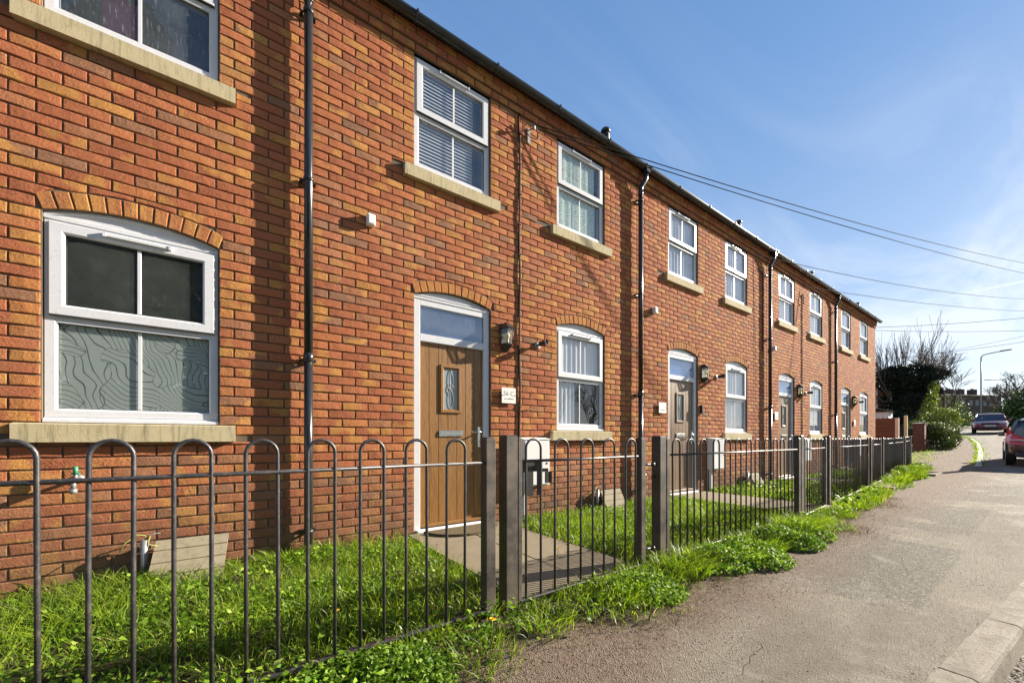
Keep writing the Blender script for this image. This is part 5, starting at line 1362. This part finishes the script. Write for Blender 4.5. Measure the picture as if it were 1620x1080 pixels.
# brick pier + low wall
c = Vector((26.7, .14, G(26.7)))
t = thing('gate_pier', (c.x, c.y, c.z), 'square red brick gate pier with pale cap at the pavement edge', 'pier')
mb = MB()
for r_ in range(17):
    z0 = c.z + .0 + r_ * .075
    off = 0 if r_ % 2 else .1125
    for (a0_, a1_) in ((0, .2225), (.2275, .39)) if r_ % 2 else ((0, .110), (.115, .3375 - .06), (.2825, .39)):
        mb.box(c.x - .195, c.x - .175, c.y - .195 + a0_, c.y - .195 + a1_, z0 + .005, z0 + .070); mb.box(c.x - .195 + a0_, c.x - .195 + a1_, c.y - .2, c.y - .176, z0 + .004, z0 + .071)
build(mb, 'pier_bricks', 'far_brick_warm', t, kind='stuff', norm=False)
mb = MB(); mb.box(c.x - .185, c.x + .195, c.y - .19, c.y + .195, c.z - .1, c.z + 1.29); build(mb, 'core', 'mortar', t, norm=False)
mb = MB(); s_ = .235; zc = c.z + 1.292; mb.add([(c.x - s_, c.y - s_, zc), (c.x + s_, c.y - s_, zc), (c.x + s_, c.y + s_, zc), (c.x - s_, c.y + s_, zc), (c.x - s_, c.y - s_, zc + .03), (c.x + s_, c.y - s_, zc + .03), (c.x + s_, c.y + s_, zc + .03), (c.x - s_, c.y + s_, zc + .03), (c.x, c.y, zc + .075)], [(3, 2, 1, 0), (0, 1, 5, 4), (1, 2, 6, 5), (2, 3, 7, 6), (3, 0, 4, 7), (4, 5, 8), (5, 6, 8), (6, 7, 8), (7, 4, 8)]); build(mb, 'pier_cap', 'kerb_concrete', t)
mb = MB(); mb.box(c.x + .20, c.x + 9, c.y - .02, c.y + .20, G(28) - .2, G(28) + 1.15); build(mb, 'garden_wall', 'far_brick_warm', None, 'low brick garden wall running on behind the brick pier', 'wall', norm=False)
# concrete / timber posts and board fence
p1 = at(1419, 693, 16); p2 = at(1433, 693, 16.6)
mb = MB(); mb.box(p1.x - .05, p1.x + .06, p1.y - .06, p1.y + .05, G(p1.x) - .1, 1.84, .008); build(mb, 'fence_post', 'concrete_post', None, 'pale square post at the end of the brown board fence', 'post')
mb = MB(); mb.box(p2.x - .05, p2.x + .05, p2.y - .05, p2.y + .05, G(p2.x) - .1, 1.95, .008); mb.prism([(p2.x - .05, 1.9505), (p2.x + .05, 1.9505), (p2.x, 1.98)], p2.y - .05, p2.y + .05); build(mb, 'fence_post', 'timber_post', None, 'taller yellowish timber post just left of the brick pier', 'post')
t = thing('board_fence', (p1.x, p1.y + 1.4, G(p1.x)), 'brown horizontal board fence between house end and pale post', 'fence')
for q in range(9):
    z0 = G(p1.x) + .05 + q * .172; mb = MB(); mb.prism([(p1.x - .02, z0), (p1.x + .01, z0), (p1.x + .01, z0 + .178), (p1.x - .004, z0 + .178)], p1.y + .055, p1.y + 2.8); build(mb, 'board', 'fence_board', t)
mb = MB(); yy = p1.y + .06
while yy < p1.y + 2.8:
    mb.prism([(yy, G(p1.x) + 1.6), (yy + .14, G(p1.x) + 1.6), (yy + .14, G(p1.x) + 1.63), (yy + .07, G(p1.x) + 1.665), (yy, G(p1.x) + 1.63)], p1.x - .015, p1.x + .01, 'x'); yy += .145
build(mb, 'scalloped_top', 'fence_board', t)
# white boarded shed and house end behind
s0 = at(1405, 693, 19.5); t = thing('white_shed', (s0.x, s0.y + 1.5, G(s0.x)), 'white vertical boarded shed behind the brown fence', 'shed')
mb = MB(); mb.box(s0.x, s0.x + .9, s0.y, s0.y + 3.5, G(s0.x) - .1, 2.35); build(mb, 'shed_wall', 'render_white', t, norm=False)
for q in range(16):
    mb = MB(); ya = s0.y + q * .215; mb.box(s0.x - .018, s0.x - .0005, ya + .006, ya + .205, G(s0.x), 2.33, .003); build(mb, 'board', 'render_white', t)
mb = MB(); mb.prism([(s0.y - .15, 2.352), (s0.y + 3.6, 2.352), (s0.y + 1.75, 2.95)], s0.x - .12, s0.x + 1.0, 'x'); build(mb, 'shed_roof', 'far_roof', t)
h0 = at(1400, 693, 25); gx_ = G(h0.x); t = thing('neighbour_house', (h0.x, h0.y + 3, gx_), 'brick house end with white window showing past the last terrace house', 'house')
mb = MB(); mb.box(h0.x, h0.x + 7, h0.y, h0.y + 6, gx_ - .1, 4.25); build(mb, 'wall', 'far_brick_warm', t, norm=False)
mb = MB(); mb.prism([(h0.y - .3, 4.252), (h0.y + 6.3, 4.252), (h0.y + 3, 6.4)], h0.x - .25, h0.x + 7.2, 'x'); build(mb, 'roof', 'far_roof', t)
mb = MB(); wy = h0.y + .35; framebox(mb, 0, .9, 0, 1.25, .07, 0, .05); 
mb2 = MB(); mb2.box(h0.x - .03, h0.x - .001, wy, wy + .9, 2.95, 4.15); wn_ = build(mb2, 'window', 'white_paint', t, norm=False)
mb2 = MB(); mb2.box(h0.x - .036, h0.x - .0305, wy + .07, wy + .42, 3.02, 4.08); mb2.box(h0.x - .036, h0.x - .0305, wy + .48, wy + .83, 3.02, 4.08); build(mb2, 'pane', 'far_glass', wn_, norm=False)
mb2 = MB(); mb2.box(h0.x - .35, h0.x - .0005, h0.y - .3, h0.y + 2.5, 2.72, 2.82); build(mb2, 'porch_roof', 'far_roof', t, norm=False)
# background terrace across the field
zf = 78
A = at(1474, 693, zf); B = at(1584, 693, zf * 1.02); dv = (B - A); dv.z = 0; Lr = dv.length; ang = math.atan2(dv.y, dv.x)
gz2 = 1 + (HY - 668) / F * zf; ez = 1 + (HY - 625) / F * zf; rzp = 1 + (HY - 622) / F * zf
NH = 5; wH = Lr / NH
for i in range(NH):
    c0 = A + dv * ((i + .5) / NH); t = thing('distant_house', (c0.x, c0.y, gz2), ['leftmost dark brick house of the far terrace', 'second dark brick house from the left in the far terrace', 'middle dark brick house of the far terrace behind the street lamp', 'fourth dark brick house of the far terrace, above the red car', 'rightmost dark brick house of the far terrace, beside bare trees'][i], 'house', 'dark brick terrace beyond the field')
    t.rotation_euler = (0, 0, ang); W0 = WLOC[t.name]
    def lb(mb, name, m, parent):
        me, og = mb.mesh(name, [m], (0, 0, 0)); fixn(me); o = bpy.data.objects.new(name, me); COL.objects.link(o); o.parent = parent; WLOC[o.name] = W0; return o
    wtop = ez - gz2; rt_ = rzp - gz2 + (.25 * (2 - i) if i < 2 else 0)
    mb = MB(); mb.box(-wH / 2, wH / 2, 0, 8, -3.0, wtop); lb(mb, 'wall', 'far_brick', t)
    mb = MB(); mb.prism([(-.4, wtop + .001), (8.4, wtop + .001), (4, rt_ + .35)], -wH / 2, wH / 2, 'x'); rf = lb(mb, 'roof', 'far_roof', t)
    if i in (1, 2, 3, 4):
        cxx = {1: 0.8, 2: 0.2, 3: -.4, 4: -.6}[i]
        mb = MB(); mb.box(cxx - .40, cxx + .40, 2.6, 3.8, wtop, rt_ + 1.3)
        for q in (-.2, .2): mb.lathe([(.10, rt_ + 1.3), (.12, rt_ + 1.5), (.0, rt_ + 1.5)], (cxx + q, 3.2, 0), 'z', 8)
        lb(mb, 'chimney', 'far_brick', rf)
    for (wx, wz) in ((-.9, .9), (.9, .9), (-.9, 3.4), (.9, 3.4)):
        if wz + 1.2 > wtop: continue
        mb = MB(); mb.box(wx - .45, wx + .45, -.05, -.001, wz, wz + 1.2); w_ = lb(mb, 'window', 'far_frame', t)
        mb = MB(); mb.box(wx - .38, wx + .38, -.056, -.0505, wz + .07, wz + 1.13); lb(mb, 'pane', 'far_glass', w_)
# street lamps
def slamp(px, py_top, z, arm_dir, armlen, label):
    p = at(px, 693, z); g_ = G(p.x); zt = 1 + (HY - py_top) / F * z
    t = thing('street_lamp', (p.x, p.y, g_), label, 'street lamp', 'grey street lamps beyond the parked cars')
    mb = MB(); mb.tube([(p.x, p.y, g_ - .2), (p.x, p.y, g_ + 1.2)], .085, 12); mb.tube([(p.x, p.y, g_ + 1.2), (p.x, p.y, zt - .7)], [.060, .050], 12)
    a = Vector(arm_dir); e = Vector((p.x, p.y, zt)) + a * armlen + Vector((0, 0, .12))
    mb.tube([(p.x, p.y, zt - .7), (p.x, p.y, zt - .25), Vector((p.x, p.y, zt - .08)) + a * .12, Vector((p.x, p.y, zt)) + a * .35, e], .045, 10); build(mb, 'column', 'street_lamp_grey', t)
    f = e + a * .7; s_ = Vector((-a.y, a.x, 0)) * .13
    mb = MB(); mb.add([e - s_ * .6 + Vector((0, 0, -.04)), e + s_ * .6 + Vector((0, 0, -.04)), f + s_ + Vector((0, 0, .02)), f - s_ + Vector((0, 0, .02)), e - s_ * .5 + Vector((0, 0, .07)), e + s_ * .5 + Vector((0, 0, .07)), f + s_ * .8 + Vector((0, 0, .10)), f - s_ * .8 + Vector((0, 0, .10))], [(0, 3, 2, 1), (4, 5, 6, 7), (0, 1, 5, 4), (1, 2, 6, 5), (2, 3, 7, 6), (3, 0, 4, 7)]); build(mb, 'lamp_head', 'lamp_metal', t)
slamp(1552, 561, 38, (-.0, -1, 0), 1.15, 'tall grey street lamp with its arm reaching right over the road')
slamp(1592, 600, 62, (0, 1, 0), 1.6, 'smaller farther street lamp with arm pointing left')
# trees at the right behind the cars
for (px, z, hh, sd_, l) in ((1594, 55, 8.5, 31, 'bare pollarded tree beside the far lamp post'), (1612, 50, 8.0, 37, 'bare tree at the right edge behind the maroon car'), (1640, 48, 9, 41, 'bare tree just off the right edge')):
    b2 = at(px, 693, z); t = thing('bare_tree', (b2.x, b2.y, G(b2.x)), l, 'tree'); mb, _ = tree_mesh((b2.x, b2.y, G(b2.x)), hh, sd_, .55, 4, .28, (3, 5), minr=.022, up=.05); build(mb, 'branches', 'twig', t, norm=False)
shrub('field_bush', 'brown green thicket at the right edge behind the maroon car', [(1612, 650, 46, 1.6, 1.6, 2200), (1628, 642, 46, 1.8, 1.9, 2200), (1600, 662, 46, 1.2, 1.0, 1200), (1590, 668, 47, 1.0, .6, 700)], 'hedge_leaf', .22, 'bush')
shrub('field_bush', 'grey brown scrub in front of the far terrace left of the lamp', [(1512, 655, 44, 1.2, 1.5, 900), (1500, 645, 46, 1.4, 1.6, 900), (1524, 664, 42, .8, .9, 500)], 'hedge_leaf', .16, 'bush')
# tree line opposite the houses (what the windows mirror) and hedge
for (x_, y_, hh, sd_) in ((9, -24, 8, 51), (16, -27, 9, 52), (25, -25, 8.5, 53), (36, -30, 10, 54)):
    t = thing('bare_tree', (x_, y_, -.1), {51: 'bare tree across the road, nearest, seen mirrored in panes', 52: 'second bare tree across the road, seen mirrored', 53: 'third bare tree across the road', 54: 'fourth bare tree across the road, tallest'}[sd_], 'tree', 'bare trees across the road')
    mb, _ = tree_mesh((x_, y_, -.1), hh, sd_, .5, 4, .2, (4, 5), minr=.015, up=.12); build(mb, 'branches', 'twig', t, norm=False)

for i, (x_, y_, hh, lab) in enumerate(((-9.5, -17, 13, 'unseen evergreen added across the road to darken pane reflections, leftmost of three'), (-3.0, -15, 15, 'unseen evergreen added across the road to darken pane reflections, tallest in the middle'), (3.6, -18, 14, 'unseen evergreen added across the road to darken pane reflections, rightmost of three'))):
    t = thing('reflection_conifer', (x_, y_, -.15), lab, 'tree', 'unseen conifers added to darken window reflections')  # out of view; added and sized to darken what the panes mirror
    mb = MB(); mb.tube([(x_, y_, -.2), (x_, y_, hh * .5), (x_, y_, hh * .95)], [.35, .22, .05], 8); build(mb, 'trunk', 'bark', t)
    PP_, DD_ = [], []
    for q in range(9):
        zc = 1.2 + (hh - 1.6) * q / 8; rr_ = 3.6 * (1 - q / 9.5) ** .7; P, d = clump((x_ + .3 * math.sin(q * 2), y_ + .3 * math.cos(q * 3), zc), (rr_, rr_, 1.5), 1700); PP_.append(P); DD_.append(d)
    P = np.concatenate(PP_); leaves('crown', P, np.full(len(P), .42), 'ivy_leaf', t, kind=None, tilt=.6, nrm=np.concatenate(DD_), org=(x_, y_, -.15))

# ------------------------------------------------------------------ utility pole and overhead wires
pp = at(1762, 693, 15); g_ = G(pp.x)
t = thing('utility_pole', (pp.x, pp.y, g_), 'wooden pole carrying the overhead wires, right of the view', 'pole')
mb = MB(); mb.tube([(pp.x, pp.y, g_ - .3), (pp.x, pp.y, 7.9)], [.15, .11], 12); build(mb, 'pole', 'pole_wood', t)
def wire(a, b, sag, label, r=.0065):
    a, b = Vector(a), Vector(b); pts = []
    for i in range(25):
        u = i / 24; p = a.lerp(b, u); p.z -= sag * 4 * u * (1 - u); pts.append(p)
    mb = MB(); mb.tube(pts, r, 5, cap=False); build(mb, 'overhead_wire', 'black_cable', None, label, 'wire', 'overhead wires')
PZ = lambda y: (pp.x, pp.y, 1 + (HY - y) / F * 15)
wire((2.90, -.09, 4.75), PZ(434), .36, 'black overhead wire from the first wall bracket, upper of the pair')
wire((2.98, -.07, 4.74), PZ(456), .30, 'black overhead wire from the first wall bracket, lower of the pair')
wire((9.05, -.05, 4.88), PZ(468), .45, 'overhead wire from the wall left of the third downpipe')
wire((11.60, -.05, 4.79), PZ(492), .25, 'overhead wire from the third door house, lowest leaving the eaves')
def farwire(pa, pb, za, zb, l, sag=.3, r=.016): wire(at(pa[0], pa[1], za), at(pb[0], pb[1], zb), sag, l, r)
farwire((1340, 519), (1765, 486), 30, 30, 'far overhead wire crossing the sky just above the bare branches', .3)
farwire((1340, 521), (1765, 516), 32, 32, 'far overhead wire second from the bare branch tips', .3)
farwire((1430, 565), (1765, 517), 45, 38, 'far sloping wire above the street lamp head', .2, .02)
farwire((1430, 568), (1765, 500), 60, 45, 'faint distant wire highest of the sloping pair', .2, .02)

# ------------------------------------------------------------------ cars
def car(name, loc, rot, L, Wd, Hh, paint, label, hatch=True, plate=None):
    g_ = loc[2]; T = thing(name, loc, label, 'car'); T.rotation_euler = (0, 0, rot); base = Vector(loc)
    def part(mb, nm, m, parent=None, norm=True, lab=None):
        me, og = mb.mesh(nm, m if isinstance(m, list) else [m], (0, 0, 0))
        if norm: fixn(me)
        o = bpy.data.objects.new(nm, me); COL.objects.link(o); o.parent = parent or T; return o
    # local: +x = front
    hw = Wd / 2; f = L / 2
    belt = Hh * .60; bon = Hh * .62
    # lower body loft: (x, half width, z bottom, z shoulder)
    st = [(-f, .74, .38, belt * .86), (-f + .07, .90, .26, belt * .97), (-f + .45, .985, .20, belt * 1.03), (-f + 1.1, 1.0, .19, belt * 1.02), (-.1, 1.0, .19, belt), (f - 1.55, 1.0, .19, belt * .99), (f - 1.15, .995, .19, bon * .97), (f - .6, .97, .20, bon * .90), (f - .22, .90, .24, bon * .80), (f - .05, .78, .32, bon * .66), (f, .66, .42, bon * .55)]
    vs = []; ring = 12
    for (x, w, zb, zs_) in st:
        w = w * hw
        sec = [(0, zb), (w * .70, zb), (w * .93, zb + .06), (w * .995, zb + .20), (w, (zb + zs_) / 2), (w * .985, zs_ - .14), (w * .94, zs_ - .03), (w * .80, zs_ + .015), (0, zs_ + .045)]
        full = sec + [(-a, b) for a, b in sec[-2:0:-1]]; ring = len(full); vs += [(x, a, b) for a, b in full]
    fs = [(i * ring + j, (i + 1) * ring + j, (i + 1) * ring + (j + 1) % ring, i * ring + (j + 1) % ring) for i in range(len(st) - 1) for j in range(ring)] + [tuple(range(ring)), tuple(range((len(st) - 1) * ring, len(st) * ring))]
    mb = MB(); mb.add(vs, fs, True); body = part(mb, 'body', paint)
    md = body.modifiers.new('sub', 'SUBSURF'); md.levels = 1; md.render_levels = 2
    # greenhouse
    x_r0, x_r1, x_f1, x_f0 = -f + .16, -f + .62, f - 2.05, f - 1.22
    zt = Hh; wb, wt = hw * .90, hw * .70
    zb_ = belt * .99
    def gh(grow, z_t, zb2):
        return [(x_r0 - grow, wb + grow, zb2), (x_r1 - grow, wt + grow, z_t), (x_f1 + grow, wt + grow, z_t), (x_f0 + grow, wb + grow, zb2)]
    a = gh(0, zt - .06, zb_)
    for nm, q in (('rear_window', [(a[0][0], -a[0][1], a[0][2]), a[0], a[1], (a[1][0], -a[1][1], a[1][2])]), ('windscreen', [(a[3][0], -a[3][1], a[3][2]), a[3], a[2], (a[2][0], -a[2][1], a[2][2])])):
        mb = MB(); mb.add(q, [(0, 1, 2, 3)]); part(mb, nm, 'car_glass', norm=False)
    for s_ in (1, -1):
        mb = MB(); mb.add([(p[0], p[1] * s_, p[2]) for p in a], [(0, 1, 2, 3)]); part(mb, 'side_window', 'car_glass', norm=False)
        mb = MB()
        for (p, q) in ((a[0], a[1]), (a[3], a[2]), (( -.05, wb, zb_), (-.05, wt, zt - .06)), ((-f + 1.05, wb, zb_), (-f + 1.1, wt, zt - .06))):
            mb.tube([(p[0], p[1] * s_, p[2]), (q[0], q[1] * s_, q[2])], .035, 6)
        part(mb, 'pillar', paint)
    # roof
    mb = MB(); vs = []; xs_ = [x_r1 - .08, x_r1 + .15, (x_r1 + x_f1) / 2, x_f1 - .15, x_f1 + .06]; zs2 = [-.045, .0, .025, .0, -.045]
    for x, dz in zip(xs_, zs2): vs += [(x, -wt - .015, zt - .075 + dz * .3), (x, -wt * .85, zt - .02 + dz), (x, 0, zt + dz), (x, wt * .85, zt - .02 + dz), (x, wt + .015, zt - .075 + dz * .3)]
    mb.add(vs, [(i * 5 + j, (i + 1) * 5 + j, (i + 1) * 5 + j + 1, i * 5 + j + 1) for i in range(4) for j in range(4)], True); rf = part(mb, 'roof', paint)
    mb = MB(); mb.box(x_r0 + .5, x_f0 - .7, -wt * .8, wt * .8, zb_ - .35, zb_ + .04); part(mb, 'seats', 'black_plastic', norm=False)
    # wheels
    for xw in (-f + .82, f - .88):
        for s_ in (1, -1):
            r = .335; mb = MB(); mb.lathe([(.20, -.10), (r - .03, -.105), (r, -.075), (r, .075), (r - .03, .105), (.20, .10)], (xw, s_ * (hw - .115), r), 'y', 24); wh = part(mb, 'wheel', 'rubber')
            mb = MB(); yy = s_ * (hw - .115) + s_ * .085
            mb.lathe([(.205, yy), (.19, yy - s_ * .02), (.055, yy - s_ * .01), (.0, yy + s_ * .002)], (xw, 0, r), 'y', 20)
            for q in range(5):
                an = q * 2 * math.pi / 5; mb.tube([(xw, yy + s_ * .003, r), (xw + .195 * math.cos(an), yy + s_ * .006, r + .195 * math.sin(an))], [.03, .022], 6)
            part(mb, 'rim', 'galvanised', wh)
            mb = MB(); mb.lathe([(r + .045, s_ * hw * .80), (r + .045, s_ * (hw * 1.003))], (xw, 0, r + .01), 'y', 24); mb.lathe([(r + .045, s_ * (hw * 1.003)), (r - .0, s_ * (hw * .985))], (xw, 0, r + .01), 'y', 24); part(mb, 'wheel_arch', 'black_plastic')
    # lights, plates, mirrors
    for s_ in (1, -1):
        mb = MB(); mb.add([(f - .02, s_ * .42 * hw, bon * .70), (f - .16, s_ * .86 * hw, bon * .74), (f - .42, s_ * .975 * hw, bon * .82), (f - .44, s_ * .96 * hw, bon * .90), (f - .20, s_ * .82 * hw, bon * .85), (f - .07, s_ * .44 * hw, bon * .78)], [(0, 1, 4, 5), (1, 2, 3, 4)]); part(mb, 'headlight', 'headlamp', norm=False)
        zl = belt
        mb = MB(); mb.mi = 0
        pr = [(-f + .02, .60 * hw, zl * .70), (-f - .005 + .05, .93 * hw, zl * .72), (-f + .30, 1.0 * hw, zl * .80), (-f + .34, .985 * hw, zl * 1.0), (-f + .30, .93 * hw, zl * 1.32), (-f + .14, .86 * hw, zl * 1.10), (-f + .035, .62 * hw, zl * .96)]
        pr = [(p[0] - .02, p[1] * s_ * 1.02, p[2]) for p in pr]
        mb.add(pr, [(0, 1, 5, 6), (1, 2, 3, 5), (3, 4, 5)]); tl_ = part(mb, 'tail_light', 'tail_red', norm=False)
        mb = MB(); mb.tube([(-f - .01, s_ * .62 * hw, zl * .86), (-f + .05, s_ * .93 * hw, zl * .87), (-f + .26, s_ * 1.01 * hw, zl * .90)], .022, 6); part(mb, 'reflector_band', 'tail_clear', tl_)
        mb = MB(); mb.box(f - 1.62, f - 1.42, s_ * (hw - .03) if s_ > 0 else s_ * (hw + .13), s_ * (hw + .13) if s_ > 0 else s_ * (hw - .03), belt + .02, belt + .18, .03); mb.tube([(f - 1.52, s_ * hw * .92, belt + .03), (f - 1.52, s_ * (hw + .05), belt + .06)], .02, 6); part(mb, 'mirror', paint)
    mb = MB(); mb.box(f - .03, f + .012, -.30 * hw * 1.6, .30 * hw * 1.6, bon * .66, bon * .76, .01); mb.box(f - .06, f + .004, -.62 * hw, .62 * hw, .30, .47, .02); part(mb, 'grille', 'black_plastic')
    mb = MB(); mb.box(f + .006, f + .018, -.26, .26, .50, .61, .002); pl = part(mb, 'number_plate', 'number_plate')
    mb = MB(); mb.box(-f - .012, -f - .0, -.26, .26, belt * .62, belt * .62 + .11, .002); part(mb, 'number_plate', 'number_plate')
    if plate:
        cu = bpy.data.curves.new('plate_lettering', 'FONT'); cu.body = plate; cu.size = .095; cu.align_x = 'CENTER'; cu.align_y = 'CENTER'; cu.extrude = .001
        tmp = bpy.data.objects.new('tmp_text', cu); COL.objects.link(tmp); dg = bpy.context.evaluated_depsgraph_get(); me = bpy.data.meshes.new_from_object(tmp.evaluated_get(dg)); me.name = 'plate_lettering'
        bpy.data.objects.remove(tmp); me.materials.clear(); me.materials.append(MAT['ink']); o = bpy.data.objects.new('plate_lettering', me); COL.objects.link(o); o.parent = pl; o.location = (f + .020, 0, .555); o.rotation_euler = (R(90), 0, R(90))
    mb = MB(); mb.box(-f - .02, -f + .30, -.80 * hw, .80 * hw, .24, .42, .04); part(mb, 'rear_bumper', 'black_plastic')
    return T
c1 = at(1566, 693, 31.5)
car('parked_car', (c1.x, c1.y, G(c1.x) - .035), math.pi + R(4), 4.55, 1.86, 1.60, 'paint_red', 'dark red car facing the camera, parked beyond the hedge', plate='BC08 BER')
c2x = 22.2
car('parked_car', (c2x + .1, -3.50, G(c2x) - .035), R(4), 4.4, 1.80, 1.50, 'paint_maroon', 'maroon hatchback seen from behind at the right edge', plate=None)
